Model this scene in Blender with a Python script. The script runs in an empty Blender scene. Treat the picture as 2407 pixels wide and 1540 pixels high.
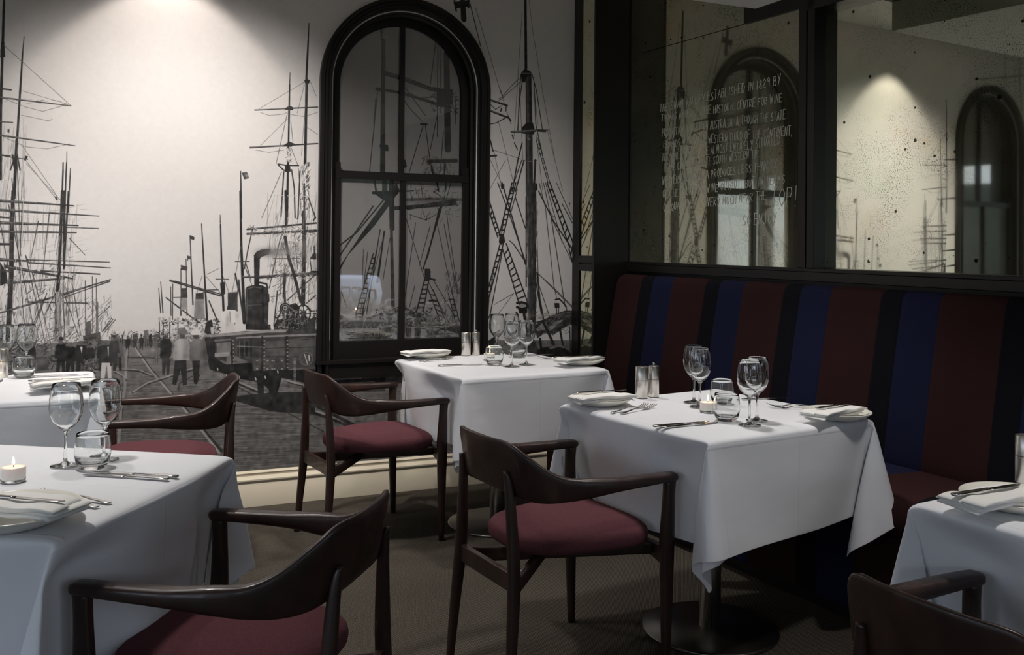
import bpy, bmesh, math, random
import numpy as np
from mathutils import Vector, Matrix
PI = math.pi
SC = bpy.context.scene
COL = SC.collection

# ------------------------------------------------------------------ camera
cam_d = bpy.data.cameras.new('camera'); cam = bpy.data.objects.new('camera', cam_d); COL.objects.link(cam)
FPX, TH, PT, RO, SH = 2260.2, 0.425488, -0.01136, 0.010287, 226.4
_F = Vector((math.sin(TH)*math.cos(PT), math.cos(TH)*math.cos(PT), -math.sin(PT)))
_R = Vector((math.cos(TH), -math.sin(TH), 0)); _U = _R.cross(_F)
_c, _s = math.cos(RO), math.sin(RO)
_R2 = _R*_c + _U*_s; _U2 = _U*_c - _R*_s
cam.matrix_world = Matrix.Translation((-2.902, -4.8986, 1.3238)) @ Matrix((_R2, _U2, -_F)).transposed().to_4x4()
cam_d.sensor_fit = 'HORIZONTAL'; cam_d.sensor_width = 36.0
cam_d.lens = 36.0*FPX/2407
cam_d.shift_y = -SH/2407
cam_d.clip_start = 0.05
SC.camera = cam

# ------------------------------------------------------------------ world, daylight, lamps, exposure
w = bpy.data.worlds.new('World'); SC.world = w; w.use_nodes = True
nt = w.node_tree; bgn = nt.nodes['Background']
tc = nt.nodes.new('ShaderNodeTexCoord'); sp = nt.nodes.new('ShaderNodeSeparateXYZ'); rp = nt.nodes.new('ShaderNodeValToRGB')
nt.links.new(tc.outputs['Generated'], sp.inputs[0]); nt.links.new(sp.outputs['Z'], rp.inputs[0])
rp.color_ramp.elements[0].position = 0.0; rp.color_ramp.elements[0].color = (.78, .86, 1.0, 1)
rp.color_ramp.elements[1].position = 0.6; rp.color_ramp.elements[1].color = (.62, .74, 1.0, 1)
nt.links.new(rp.outputs[0], bgn.inputs[0]); bgn.inputs[1].default_value = 3.1
SC.view_settings.view_transform = 'Standard'; SC.view_settings.look = 'None'
SC.view_settings.gamma = 1.0; SC.view_settings.use_curve_mapping = False
SC.view_settings.exposure = 0.0

def aim(o, target):
    d = Vector(target)-o.location
    o.rotation_euler = d.to_track_quat('-Z', 'Y').to_euler()
def spot(name, loc, target, watt, ang, blend, col, r=.04):
    l = bpy.data.lights.new(name, 'SPOT'); l.energy = watt; l.spot_size = ang; l.spot_blend = blend; l.color = col; l.shadow_soft_size = r
    o = bpy.data.objects.new(name, l); COL.objects.link(o); o.location = loc; aim(o, target); return o
def portal(loc, target, sx, sy):
    l = bpy.data.lights.new('daylight', 'AREA'); l.shape = 'RECTANGLE'; l.size = sx; l.size_y = sy
    o = bpy.data.objects.new('daylight', l); COL.objects.link(o); o.location = loc; aim(o, target); l.cycles.is_portal = True; return o
WARM = (1.0, .90, .82)
# spotlight washing the harbour print, in the slot between dropped ceiling and wall
spot('wall_wash_and_fill', (-2.515, -.29, 2.86), (-2.515, -.29, 0), 24, math.radians(90), .22, WARM, .03)
spot('wall_wash_and_fill', (-2.50, -1.45, 2.86), (-2.45, 0, 1.0), 190, math.radians(82), 1.0, (1, .95, .91), .05)  # added soft fill spot, brightens the lower part of the print
spot('wall_wash_and_fill', (-.95, -1.45, 2.86), (-1.0, 0, .9), 36, math.radians(70), 1.0, (1, .96, .92), .05)  # another added fill, lifts the print on the right of the wall
spot('wall_wash_and_fill', (-6.0, -.29, 2.86), (-6.0, -.29, 0), 46, math.radians(90), .22, WARM, .03)
DOWN = [(-3.1, -2.25), (-.95, -2.05), (-1.1, -.95), (-.75, -3.5), (-3.1, -1.1)]
for dx, dy in DOWN:
    spot('table_downlight', (dx, dy, 2.285 if dy < -1.63 else 2.84), (dx, dy, 0), 48 if dy < -1.63 else 62, math.radians(96), .8, (1, .95, .92), .07)
# windows of the room stand at the left and behind the camera
portal((-6.9, -4.2, 1.25), (0, -4.2, 1.25), 5.6, 2.1)
portal((-1.2, -8.9, 1.25), (-1.2, 0, 1.25), 10.0, 2.1)

# ------------------------------------------------------------------ helpers
def srgb(r, g, b):
    f = lambda c: (c/255)/12.92 if c/255 <= .04045 else ((c/255+.055)/1.055)**2.4
    return (f(r), f(g), f(b), 1)
def mat(name, col=(.5, .5, .5, 1), rough=.5, metal=0, spec=.5, build=None, coat=0):
    m = bpy.data.materials.new(name); m.use_nodes = True; n = m.node_tree; b = n.nodes['Principled BSDF']
    b.inputs['Base Color'].default_value = col; b.inputs['Roughness'].default_value = rough; b.inputs['Metallic'].default_value = metal
    b.inputs['Specular IOR Level'].default_value = spec; b.inputs['Coat Weight'].default_value = coat
    if build: build(n, b)
    return m
def noise(n, scale, detail=4, rough=.6, vec=None, sc3=None):
    x = n.nodes.new('ShaderNodeTexNoise'); x.inputs['Scale'].default_value = scale; x.inputs['Detail'].default_value = detail; x.inputs['Roughness'].default_value = rough
    c = n.nodes.new('ShaderNodeTexCoord'); mp = n.nodes.new('ShaderNodeMapping'); n.links.new(c.outputs['Object'], mp.inputs[0])
    if sc3: mp.inputs['Scale'].default_value = sc3
    n.links.new(mp.outputs[0], x.inputs['Vector']); return x
def ramp(n, src, stops):
    r = n.nodes.new('ShaderNodeValToRGB'); e = r.color_ramp.elements
    while len(e) < len(stops): e.new(.5)
    for k, (p_, c_) in enumerate(stops): e[k].position = p_; e[k].color = c_ if len(c_) == 4 else (*c_, 1)
    n.links.new(src, r.inputs[0]); return r.outputs[0]
def bump(n, b, src, strength, dist=.01):
    x = n.nodes.new('ShaderNodeBump'); x.inputs['Strength'].default_value = strength; x.inputs['Distance'].default_value = dist
    n.links.new(src, x.inputs['Height']); n.links.new(x.outputs[0], b.inputs['Normal']); return x
def mathn(n, op, a, b=None):
    m = n.nodes.new('ShaderNodeMath'); m.operation = op
    for i, q in enumerate((a, b)):
        if q is None: continue
        if isinstance(q, (int, float)): m.inputs[i].default_value = q
        else: n.links.new(q, m.inputs[i])
    return m.outputs[0]

def link(name, me, m=None, parent=None, loc=None, smooth=True):
    if m: me.materials.append(m)
    if smooth:
        me.polygons.foreach_set('use_smooth', [True]*len(me.polygons))
    o = bpy.data.objects.new(name, me); COL.objects.link(o)
    if parent: o.parent = parent
    if loc: o.location = loc
    return o
class MB:
    def __init__(s): s.v = []; s.f = []
    def add(s, V, F):
        b = len(s.v); s.v += [tuple(v) for v in V]; s.f += [tuple(i+b for i in f) for f in F]
    def box(s, x0, y0, z0, x1, y1, z1, M=None):
        V = [(x, y, z) for x in (x0, x1) for y in (y0, y1) for z in (z0, z1)]
        if M: V = [M @ Vector(v) for v in V]
        s.add(V, [(0,1,3,2),(4,6,7,5),(0,4,5,1),(2,3,7,6),(0,2,6,4),(1,5,7,3)])
    def lathe(s, prof, n=40, M=None, close=False):
        V = []; F = []; m = len(prof)
        for i in range(n):
            a = 2*PI*i/n; c, d = math.cos(a), math.sin(a)
            V += [(r*c, r*d, z) for r, z in prof]
        if M: V = [M @ Vector(v) for v in V]
        for i in range(n):
            j = (i+1) % n
            for k in range(m-1 if not close else m):
                k2 = (k+1) % m; F.append((i*m+k, j*m+k, j*m+k2, i*m+k2))
        s.add(V, F)
    def loft(s, rings, caps=True):
        V = [v for r in rings for v in r]; n = len(rings[0]); F = []
        for k in range(len(rings)-1):
            for i in range(n):
                j = (i+1) % n; F.append((k*n+i, k*n+j, (k+1)*n+j, (k+1)*n+i))
        if caps: F += [tuple(range(n))[::-1], tuple(range((len(rings)-1)*n, len(rings)*n))]
        s.add(V, F)
    def mesh(s, name='m', merge=1e-6, clean=True):
        me = bpy.data.meshes.new(name); me.from_pydata(s.v, [], s.f)
        bm = bmesh.new(); bm.from_mesh(me)
        if merge: bmesh.ops.remove_doubles(bm, verts=bm.verts, dist=merge)
        bmesh.ops.recalc_face_normals(bm, faces=bm.faces)
        bm.to_mesh(me); bm.free(); return me
    def build(s, name, m, parent=None, smooth=False, bevel=0, seg=2, sub=0, auto=True):
        o = link(name, s.mesh(name), m, parent, smooth=smooth or bevel > 0 or sub > 0)
        if bevel:
            b = o.modifiers.new('bevel', 'BEVEL'); b.width = bevel; b.segments = seg; b.limit_method = 'ANGLE'; b.angle_limit = math.radians(40); b.harden_normals = True
        if sub:
            x = o.modifiers.new('sub', 'SUBSURF'); x.levels = sub; x.render_levels = sub
        return o
def sup(c, ax, bx, wx, wy, n=20, p=3.0):
    """superellipse ring about c in the plane of ax, bx"""
    r = []
    for i in range(n):
        a = 2*PI*(i+.5)/n; ca, sa = math.cos(a), math.sin(a)
        x = math.copysign(abs(ca)**(2/p), ca)*wx; y = math.copysign(abs(sa)**(2/p), sa)*wy
        r.append(Vector(c)+Vector(ax)*x+Vector(bx)*y)
    return r
def thing(name, label, cat, loc=(0, 0, 0), rz=0, group=None):
    o = bpy.data.objects.new(name, None); o.empty_display_size = .05; COL.objects.link(o)
    o.location = loc; o.rotation_euler = (0, 0, rz); return tag(o, label, cat, group)
def tag(o, label, cat, group=None):
    o['label'] = label; o['category'] = cat
    if group: o['group'] = group
    return o
def struct(o): o['kind'] = 'structure'; return o
def dup(root, loc, rz, label, group=None, scale=None):
    r = root.copy(); COL.objects.link(r); r.location = loc; r.rotation_euler = (r.rotation_euler[0], r.rotation_euler[1], rz); r['label'] = label
    if group: r['group'] = group
    if scale: r.scale = (scale,)*3
    for ch in list(root.children):
        c = ch.copy(); COL.objects.link(c); c.parent = r
        for g in list(ch.children):
            d = g.copy(); COL.objects.link(d); d.parent = c
    return r

# ------------------------------------------------------------------ the harbour print (drawn here as strokes in wall millimetres)
PRINT = ("1,112,-3874,826,-2617,845,-2444,833,-253,761,-243,-218,-3860,-69;1,104,-3870,593,-251,516,-243,-218,-3860,-69;3,-2481,712,286,82,120,0.5;3,-2672,780,121,50,140,0.5;"
"2,-3206,5,-287,762,2600,115,3.1,70,128,-2,5;2,-2763,138,-1774,644,900,179,2.8,78,140,-3,3;0,6,6,60,-2672,813,-2672,761,-2682,664,-2684,592,-2691,520,-2713,322;"
"0,10.1,14.1,150,-2675,800,-2679,729,-2683,598,-2699,521,-2707,341;0,10.1,14.1,58,-2639,805,-2569,698,-2484,591,-2340,416,-2238,284;"
"0,8.1,12.1,158,-2642,806,-2573,698,-2490,595,-2350,416,-2248,274;0,8,8,60,-2728,692,-2698,677,-2678,650;0,6,6,150,-2812,721,-2728,698,-2692,674,-2682,651;"
"0,7.9,7.9,60,-2830,709,-2704,704,-2619,693,-2560,664;0,6,6,145,-2806,703,-2704,707,-2619,698,-2563,669;0,10.1,10.1,60,-2648,593,-2587,629,-2500,655,-2374,689;"
"0,7.1,7.1,150,-2645,596,-2581,636,-2500,659,-2381,694;0,6,6,70,-2672,761,-2552,753;0,6.2,6.2,70,-2443,592,-2437,625,-2380,656;"
"0,14.7,14.7,52,-2219,641,-2085,573,-1920,501,-1667,391,-1532,327;0,8.4,8.4,150,-2209,640,-2078,578,-1913,504,-1656,401,-1532,342;"
"0,12.9,12.9,56,-1914,605,-1830,580,-1770,556;0,6.4,6.4,160,-1921,611,-1830,583,-1770,561;0,5.2,5.2,60,-2219,624,-2200,613;0,5.2,5.2,60,-2196,611,-2177,599;"
"0,5.3,5.3,60,-2173,597,-2154,586;0,5.3,5.3,60,-2150,584,-2131,573;0,5.3,5.3,60,-2127,571,-2108,559;0,5.3,5.3,60,-2104,557,-2085,546;0,5.3,5.3,60,-2080,544,-2062,532;"
"0,5.3,5.3,60,-2057,530,-2038,518;0,5.3,5.3,60,-2034,517,-2015,505;0,5.3,5.3,60,-2010,503,-1991,491;0,5.3,5.3,60,-1986,489,-1967,477;0,5.3,5.3,60,-1963,475,-1943,464;"
"0,5.4,5.4,60,-1939,462,-1919,450;0,5.4,5.4,60,-1915,448,-1895,436;0,5.4,5.4,60,-1891,434,-1871,422;0,5.4,5.4,60,-1867,420,-1847,408;0,5.4,5.4,60,-1842,406,-1823,394;"
"0,5.4,5.4,60,-1818,392,-1798,379;0,5.4,5.4,60,-1794,377,-1774,365;0,5.4,5.4,60,-1769,363,-1749,351;0,5.4,5.4,60,-1744,349,-1724,337;0,5.5,5.5,60,-1720,335,-1700,322;"
"0,5.5,5.5,60,-1695,320,-1675,308;0,5.5,5.5,60,-1670,306,-1650,293;0,5.5,5.5,60,-1645,291,-1625,279;0,5.5,5.5,60,-1620,277,-1599,264;"
"1,48,-2201,542,-2078,546,-1888,535,-1779,518,-1778,431,-1993,460,-2160,519;1,50,-2214,546,-1990,557,-1770,548,-1769,520,-1948,513,-2084,505;"
"1,60,-1772,602,-1408,602,-1408,530,-1771,539;0,6.5,6.5,175,-1763,608,-1535,606;0,4.4,4.4,160,-1692,585,-1466,583;0,17.4,17.4,50,-1768,474,-1532,338;"
"0,6.5,6.5,120,-1768,485,-1509,347;2,-2748,823,-2444,887,200,20,3,60,150,80,70;1,85,-2651,868,-2632,874,-2624,839,-2651,840;1,110,-2602,883,-2583,888,-2579,838,-2602,838;"
"1,80,-2575,858,-2537,867,-2521,836,-2575,833;0,5.2,5.2,77,-2751,813,-2752,861;0,4,4,200,-2753,863,-2748,862;0,5.2,5.2,88,-2743,819,-2744,869;0,4,4,70,-2746,871,-2740,871;"
"0,5.2,5.2,70,-2735,813,-2736,856;0,4,4,70,-2738,858,-2732,858;0,5.2,5.2,62,-2728,815,-2728,868;0,4,4,200,-2730,870,-2725,870;0,5.2,5.2,79,-2720,814,-2721,867;"
"0,4,4,70,-2722,869,-2717,868;0,5.2,5.2,55,-2712,812,-2713,858;0,4,4,70,-2715,860,-2709,860;0,5.2,5.2,66,-2704,810,-2705,853;0,4,4,200,-2707,855,-2701,855;"
"0,5.2,5.2,65,-2696,811,-2697,863;0,4,4,70,-2699,865,-2693,865;0,5.2,5.2,94,-2689,812,-2689,843;0,4,4,70,-2691,845,-2685,845;0,5.2,5.2,55,-2681,809,-2681,844;"
"0,4,4,200,-2683,847,-2677,846;0,5.2,5.2,68,-2673,809,-2673,841;0,4,4,70,-2675,843,-2670,843;0,5.2,5.2,65,-2665,814,-2665,845;0,4,4,70,-2667,847,-2662,847;"
"0,5.2,5.2,89,-2657,809,-2658,867;0,4,4,200,-2660,869,-2654,869;0,5.2,5.2,66,-2649,808,-2650,858;0,4,4,70,-2652,860,-2646,859;0,5.2,5.2,79,-2641,813,-2642,859;"
"0,4,4,70,-2644,861,-2638,861;0,5.3,5.3,74,-2610,808,-2610,840;0,4,4,200,-2612,842,-2606,842;0,5.3,5.3,93,-2602,809,-2602,855;0,4,4,70,-2604,857,-2598,857;"
"0,5.3,5.3,74,-2594,811,-2594,848;0,4.1,4.1,70,-2596,850,-2590,850;0,5.3,5.3,75,-2586,812,-2586,846;0,4.1,4.1,200,-2588,849,-2582,848;0,5.3,5.3,66,-2578,813,-2578,851;"
"0,4.1,4.1,70,-2580,853,-2574,853;0,5.3,5.3,56,-2570,805,-2570,865;0,4.1,4.1,70,-2572,867,-2567,867;0,5.3,5.3,80,-2562,812,-2562,847;0,4.1,4.1,200,-2564,849,-2558,849;"
"0,5.3,5.3,78,-2554,809,-2554,859;0,4.1,4.1,70,-2556,861,-2551,861;0,5.3,5.3,83,-2546,812,-2546,860;0,4.1,4.1,70,-2548,863,-2542,862;0,5.3,5.3,67,-2538,811,-2538,841;"
"0,4.1,4.1,200,-2540,843,-2534,843;0,5.3,5.3,84,-2529,809,-2530,843;0,4.1,4.1,70,-2532,845,-2526,845;0,5.3,5.3,88,-2521,809,-2522,846;0,4.1,4.1,70,-2524,848,-2518,848;"
"0,5.3,5.3,92,-2513,805,-2514,849;0,4.1,4.1,200,-2516,851,-2510,851;0,5.3,5.3,73,-2505,810,-2506,858;0,4.1,4.1,70,-2508,860,-2502,860;0,5.3,5.3,60,-2497,809,-2498,862;"
"0,4.1,4.1,70,-2500,864,-2494,864;0,5.3,5.3,78,-2489,803,-2490,849;0,4.1,4.1,200,-2492,851,-2486,851;0,5.3,5.3,89,-2481,809,-2481,844;0,4.1,4.1,70,-2483,846,-2478,846;"
"0,5.3,5.3,74,-2473,808,-2473,854;0,4.1,4.1,70,-2475,856,-2469,856;0,5.3,5.3,64,-2465,803,-2465,836;0,4.1,4.1,200,-2467,838,-2461,838;0,5.3,5.3,85,-2456,808,-2457,842;"
"0,4.1,4.1,70,-2459,845,-2453,844;0,5.3,5.3,93,-2448,804,-2449,835;0,4.1,4.1,70,-2451,837,-2445,837;0,5.3,5.3,70,-2440,802,-2441,845;0,4.1,4.1,200,-2443,847,-2437,847;"
"2,-2896,843,-2748,1045,160,32,2.4,60,140,70,40;0,3.2,3.2,70,-2861,1124,-2856,866;0,3.2,3.2,70,-2831,1143,-2825,865;0,3.2,3.2,70,-2814,1133,-2809,865;"
"0,3.2,3.2,70,-2807,1024,-2803,865;1,90,-2857,930,-2835,939,-2829,866,-2854,866;1,80,-2867,867,-2794,884,-2788,821,-2866,817;1,120,-2845,846,-2805,851,-2804,785,-2842,783;"
"0,3.6,3.6,75,-2755,1123,-2950,1046;0,3.6,3.6,75,-2755,1119,-2932,1055;0,3.6,3.6,75,-2754,1003,-2804,954;0,3.6,3.6,75,-2745,949,-2785,884;0,3.6,3.6,75,-2729,939,-2776,880;"
"0,3.6,3.6,75,-2738,943,-2780,888;0,6.7,15.4,45,-3210,2453,-3215,2394,-3217,2182,-3219,2009,-3221,1893,-3221,1759,-3218,1586;0,5.8,7.7,45,-3214,2452,-3213,2385,-3215,2202;"
"1,50,-3224,2205,-3210,2206,-3206,2135,-3226,2133;0,2.9,4.8,45,-3131,2237,-3136,2163;0,5.8,8.7,45,-3136,2163,-3144,1977;0,7.7,9.7,45,-3144,1977,-3153,1758;"
"0,11.6,15.4,45,-3154,1764,-3161,1501,-3165,1530,-3168,1355;0,17.3,23.1,45,-3169,1418,-3167,1155,-3175,906,-3174,857;0,1.9,1.9,90,-3224,2201,-2933,1935;"
"0,1.9,1.9,120,-3139,1990,-2951,1942;0,7.7,3.8,60,-3224,1953,-2932,1934;0,1.9,1.9,165,-3224,1955,-3080,1945;0,8.6,3.8,60,-3221,1782,-2913,1750;"
"0,1.9,1.9,165,-3221,1784,-3069,1768;0,5.8,3.8,60,-3222,1843,-3171,1843;0,1.9,1.9,165,-3222,1846,-3196,1845;0,13.4,4.8,60,-3217,1486,-2915,1472;"
"0,1.9,1.9,165,-3217,1489,-3068,1481;0,11.5,3.8,60,-3216,1445,-2807,1426;0,1.9,1.9,165,-3216,1447,-3016,1437;0,13.4,5.8,60,-3215,1387,-2895,1380;"
"0,1.9,1.9,165,-3215,1389,-3058,1385;0,13.4,5.8,60,-3215,1348,-2903,1347;0,1.9,1.9,165,-3215,1351,-3061,1349;0,3.9,3.9,60,-2950,1371,-2808,1368;"
"0,2,2,165,-2950,1373,-2879,1371;0,15.3,7.7,60,-3213,1221,-3102,1215;0,1.9,1.9,165,-3213,1223,-3158,1219;0,5.8,3.9,60,-3102,1221,-2759,1210;"
"0,1.9,1.9,165,-3102,1223,-2933,1217;0,7.7,3.9,60,-3102,1208,-2753,1183;0,1.9,1.9,165,-3102,1211,-2930,1197;0,7.8,5.8,60,-3045,1170,-2800,1154;"
"0,1.9,1.9,165,-3045,1173,-2924,1164;0,15.4,7.7,60,-3190,1190,-2915,1134;0,1.9,1.9,165,-3191,1192,-3054,1163;0,13.5,7.7,60,-3156,1118,-2952,1134;"
"0,1.9,1.9,165,-3156,1120,-3055,1127;0,7.7,9.6,60,-3210,981,-2980,1053;0,1.9,1.9,165,-3210,984,-3096,1018;0,11.7,3.9,60,-2980,1053,-2752,1129;"
"0,2,2,165,-2980,1055,-2867,1092;0,7.7,5.8,60,-3099,1029,-2985,1024;0,1.9,1.9,165,-3099,1031,-3042,1028;0,7.9,3.9,60,-2945,1023,-2849,1019;0,2,2,165,-2945,1026,-2897,1023;"
"0,11.5,9.6,60,-3214,1291,-3167,1291;0,1.9,1.9,165,-3214,1293,-3191,1293;2,-3224,1931,-2945,1955,30,19,1.9,90,140,5,30;"
"0,1.7,1.7,95,-3220,1953,-3120,1916,-3050,1901,-2954,1937;0,1.7,1.7,95,-3221,1782,-3118,1735,-3030,1730,-2933,1758;0,1.7,1.7,95,-3137,1878,-3023,1859,-3011,1868;"
"0,1.9,1.9,100,-3126,1686,-2992,1506;0,1.9,1.9,100,-3135,1744,-2974,1497;0,1.9,1.9,100,-3113,1658,-2956,1478;1,50,-3191,1813,-3184,1809,-3184,1796,-3192,1799;"
"1,50,-3117,1695,-3107,1691,-3117,1671,-3124,1675;1,55,-2996,1514,-2987,1510,-2981,1497,-2990,1497;0,7.7,7.7,50,-3169,1694,-3161,1637;0,5.8,5.8,55,-3178,1626,-3155,1704;"
"0,5.8,5.8,60,-3152,1701,-3139,1628;0,3.1,3.1,60,-3199,1687,-3108,1678;0,2,3.9,45,-2947,1723,-2947,1651;0,4.9,7.9,45,-2948,1670,-2953,1428;"
"0,4.9,7.9,45,-2962,1670,-2962,1630,-2966,1415;0,3,5.9,45,-2931,1645,-2932,1605,-2938,1441;0,11.8,15.7,45,-2964,1537,-2970,1218,-2976,1078;"
"0,9.8,11.8,45,-2955,1537,-2952,1218;0,6.9,7.9,45,-2938,1537,-2944,1378,-2952,1180;0,9.8,9.8,120,-2969,1078,-2960,849;0,17.6,23.5,165,-2976,1065,-2980,849;"
"0,5.9,5.9,60,-2986,1065,-2980,849;0,3.9,3.9,80,-2955,1090,-2943,855;2,-3217,1203,-2898,1471,90,173,1.5,80,130,88,5;2,-3212,887,-2876,1165,150,134,1.9,70,140,84,10;"
"2,-2993,888,-2921,1320,120,78,2.3,60,190,86,10;2,-3222,1493,-3114,1816,50,154,1.5,80,120,86,6;2,-3217,1163,-2862,1471,60,86,1.3,100,150,8,10;"
"2,-3213,868,-2903,1241,120,31,3.8,50,110,60,60;0,3.5,2.3,65,-3171,1588,-3105,855;0,3.5,2.3,65,-3151,1666,-3131,1242;0,3.5,2.3,65,-3183,1472,-3062,853;"
"0,3.5,2.3,65,-3111,1242,-3027,852;0,3.5,2.3,65,-3128,1474,-3135,1164;0,3.5,2.3,65,-3029,1047,-3102,855;0,3.5,2.3,65,-3021,1066,-3104,816;0,3.5,2.4,65,-2950,1065,-2885,867;"
"0,3.5,2.3,65,-2986,1066,-3087,835;0,3.5,2.4,65,-2911,1085,-2876,867;0,3.5,2.3,65,-3083,1164,-3000,832;0,3.5,2.3,65,-3196,1203,-3149,933;0,3.5,2.3,65,-3216,1395,-3160,1068;"
"0,3.5,2.3,65,-3061,1397,-3093,1203;0,3.5,2.3,65,-3016,1437,-3047,1067;0,3.5,2.4,65,-2931,1321,-2863,1243;0,2.7,2.7,185,-3154,1241,-3114,894;"
"0,2.7,2.7,185,-3123,1493,-3129,1048;0,2.7,2.7,185,-3003,1047,-3070,854;0,2.7,2.7,185,-2955,1144,-3001,929;1,45,-3213,1212,-3188,1164,-3184,1116,-3211,1103;"
"2,-3208,721,-2783,858,500,31,3.8,40,120,60,80;2,-3157,808,-2893,914,200,35,3.5,60,180,60,50;1,45,-3102,780,-3071,779,-3069,699,-3080,699,-3085,758,-3092,700,-3105,700;"
"1,45,-3101,830,-3073,829,-3065,816,-3061,766,-3070,764,-3103,765,-3111,768,-3109,818;1,95,-3095,848,-3081,848,-3080,828,-3094,828;"
"1,150,-3103,847,-3072,846,-3079,851,-3079,860,-3096,861,-3096,851;1,45,-2975,781,-2943,780,-2940,696,-2952,697,-2957,758,-2965,698,-2978,698;"
"1,42,-2974,833,-2945,832,-2936,818,-2932,767,-2941,764,-2976,765,-2985,769,-2982,820;1,95,-2967,852,-2952,851,-2952,830,-2967,831;"
"1,55,-2976,850,-2944,849,-2951,854,-2951,864,-2969,865,-2968,855;1,45,-2936,768,-2903,767,-2900,681,-2912,681,-2917,744,-2926,682,-2939,683;"
"1,40,-2935,821,-2905,820,-2896,806,-2892,753,-2901,750,-2937,752,-2946,755,-2944,808;1,95,-2928,840,-2913,840,-2912,818,-2927,819;"
"1,200,-2937,839,-2904,838,-2911,843,-2911,853,-2929,854,-2929,844;1,42,-2892,770,-2857,769,-2854,678,-2867,679,-2872,745,-2881,680,-2895,680;"
"1,45,-2891,826,-2859,825,-2849,811,-2845,755,-2855,752,-2893,753,-2903,757,-2900,812;1,95,-2883,846,-2867,846,-2867,823,-2883,824;"
"1,190,-2893,845,-2858,844,-2866,849,-2866,860,-2885,860,-2885,850;1,220,-2879,818,-2868,817,-2871,784;"
"1,50,-2847,773,-2823,773,-2821,711,-2829,711,-2833,756,-2839,711,-2849,712;1,50,-2846,811,-2824,811,-2817,801,-2815,763,-2821,761,-2847,762,-2854,764,-2852,802;"
"1,95,-2841,826,-2830,825,-2830,810,-2841,810;1,60,-2847,825,-2823,824,-2829,827,-2829,835,-2842,835,-2842,828;"
"1,60,-2798,774,-2769,773,-2767,700,-2777,701,-2782,754,-2789,701,-2800,702;1,50,-2797,818,-2771,818,-2763,806,-2760,761,-2768,759,-2799,760,-2806,763,-2804,808;"
"1,95,-2791,835,-2778,834,-2778,816,-2790,817;1,90,-2798,834,-2770,833,-2777,837,-2777,846,-2792,846,-2792,838;"
"1,205,-2785,759,-2745,757,-2741,653,-2756,654,-2763,730,-2773,655,-2789,655;1,55,-2784,822,-2747,821,-2736,805,-2731,741,-2742,737,-2787,739,-2798,743,-2795,807;"
"1,95,-2775,846,-2757,845,-2757,819,-2775,820;1,215,-2786,844,-2746,843,-2755,849,-2755,861,-2777,862,-2777,850;1,60,-2784,820,-2751,819,-2743,743,-2787,745;"
"1,200,-2762,814,-2755,813,-2756,764;1,60,-2733,782,-2701,781,-2698,697,-2710,698,-2715,759,-2723,698,-2737,699;"
"1,95,-2733,833,-2703,832,-2694,819,-2690,767,-2699,764,-2735,766,-2744,769,-2741,820;1,95,-2726,852,-2711,851,-2710,831,-2725,831;"
"1,120,-2734,851,-2702,850,-2709,855,-2709,864,-2727,865,-2727,855;1,60,-2746,796,-2718,795,-2716,722,-2726,722,-2731,776,-2738,723,-2749,723;"
"1,60,-2746,841,-2720,840,-2712,828,-2709,783,-2716,781,-2748,782,-2755,785,-2753,830;1,95,-2740,857,-2727,857,-2726,839,-2739,839;"
"1,60,-2747,856,-2719,855,-2725,860,-2725,868,-2741,868,-2741,860;1,50,-2679,828,-2667,828,-2666,796,-2670,796,-2672,819,-2675,796,-2680,797;"
"1,50,-2679,847,-2668,847,-2664,842,-2663,823,-2666,821,-2680,822,-2683,823,-2682,843;1,95,-2676,854,-2671,854,-2671,846,-2676,847;"
"1,50,-2680,854,-2667,854,-2670,855,-2670,859,-2677,859,-2677,856;1,50,-2620,830,-2606,830,-2605,794,-2610,794,-2612,820,-2616,794,-2621,794;"
"1,55,-2620,852,-2607,852,-2603,846,-2601,824,-2605,823,-2621,823,-2624,825,-2623,847;1,95,-2617,860,-2610,860,-2610,851,-2616,851;"
"1,50,-2620,860,-2606,859,-2609,861,-2610,866,-2617,866,-2617,862;1,60,-2645,831,-2634,830,-2633,803,-2637,803,-2639,823,-2641,803,-2646,803;"
"1,60,-2644,847,-2635,847,-2632,843,-2630,826,-2633,825,-2645,825,-2648,827,-2647,843;1,95,-2642,854,-2637,853,-2637,847,-2642,847;"
"1,60,-2645,853,-2634,853,-2637,855,-2637,858,-2643,858,-2643,855;1,70,-2874,725,-2847,751,-2816,742,-2810,686,-2855,684;2,-2874,676,-2804,758,120,20,3,60,170,20,80;"
"1,75,-3061,776,-3017,778,-3012,715,-3058,714;3,-3038,755,23,19,130,0.6;0,2.5,4.2,45,-2259,1443,-2258,1402;0,6.3,10.5,45,-2257,1396,-2249,1199,-2237,974;"
"0,4.2,9.3,45,-2346,1397,-2334,1219,-2314,929;0,4.1,6.2,45,-2399,1339,-2381,1004;1,60,-2399,1342,-2378,1332,-2380,1318,-2398,1323;0,3.1,3.1,45,-2410,1242,-2408,1219;"
"1,70,-2411,1243,-2392,1238,-2394,1224,-2407,1225;0,3.1,4.1,45,-2416,1225,-2408,951;1,65,-2440,1197,-2409,1189,-2410,1169,-2438,1173;0,3.3,4.1,45,-2439,1179,-2435,952;"
"0,3.1,5.1,45,-2530,1116,-2518,967;0,2.4,5.1,45,-2539,1086,-2528,967;0,3.1,4.1,45,-2484,1092,-2481,953;0,3.1,4.1,45,-2475,1106,-2474,933;"
"0,8.4,16.9,45,-2165,1562,-2156,1288,-2147,1123,-2136,911;0,4.2,8.4,45,-2164,1661,-2162,1599,-2158,1431;1,75,-2159,1654,-2133,1660,-2123,1629,-2145,1622;"
"1,60,-2159,1654,-2149,1654,-2139,1627,-2146,1624;3,-2134,1641,8,8,150,0.7;0,5.3,5.3,55,-2099,1391,-2121,1288,-2140,1178;0,4.2,4.2,70,-2184,1214,-2117,1214;"
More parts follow.
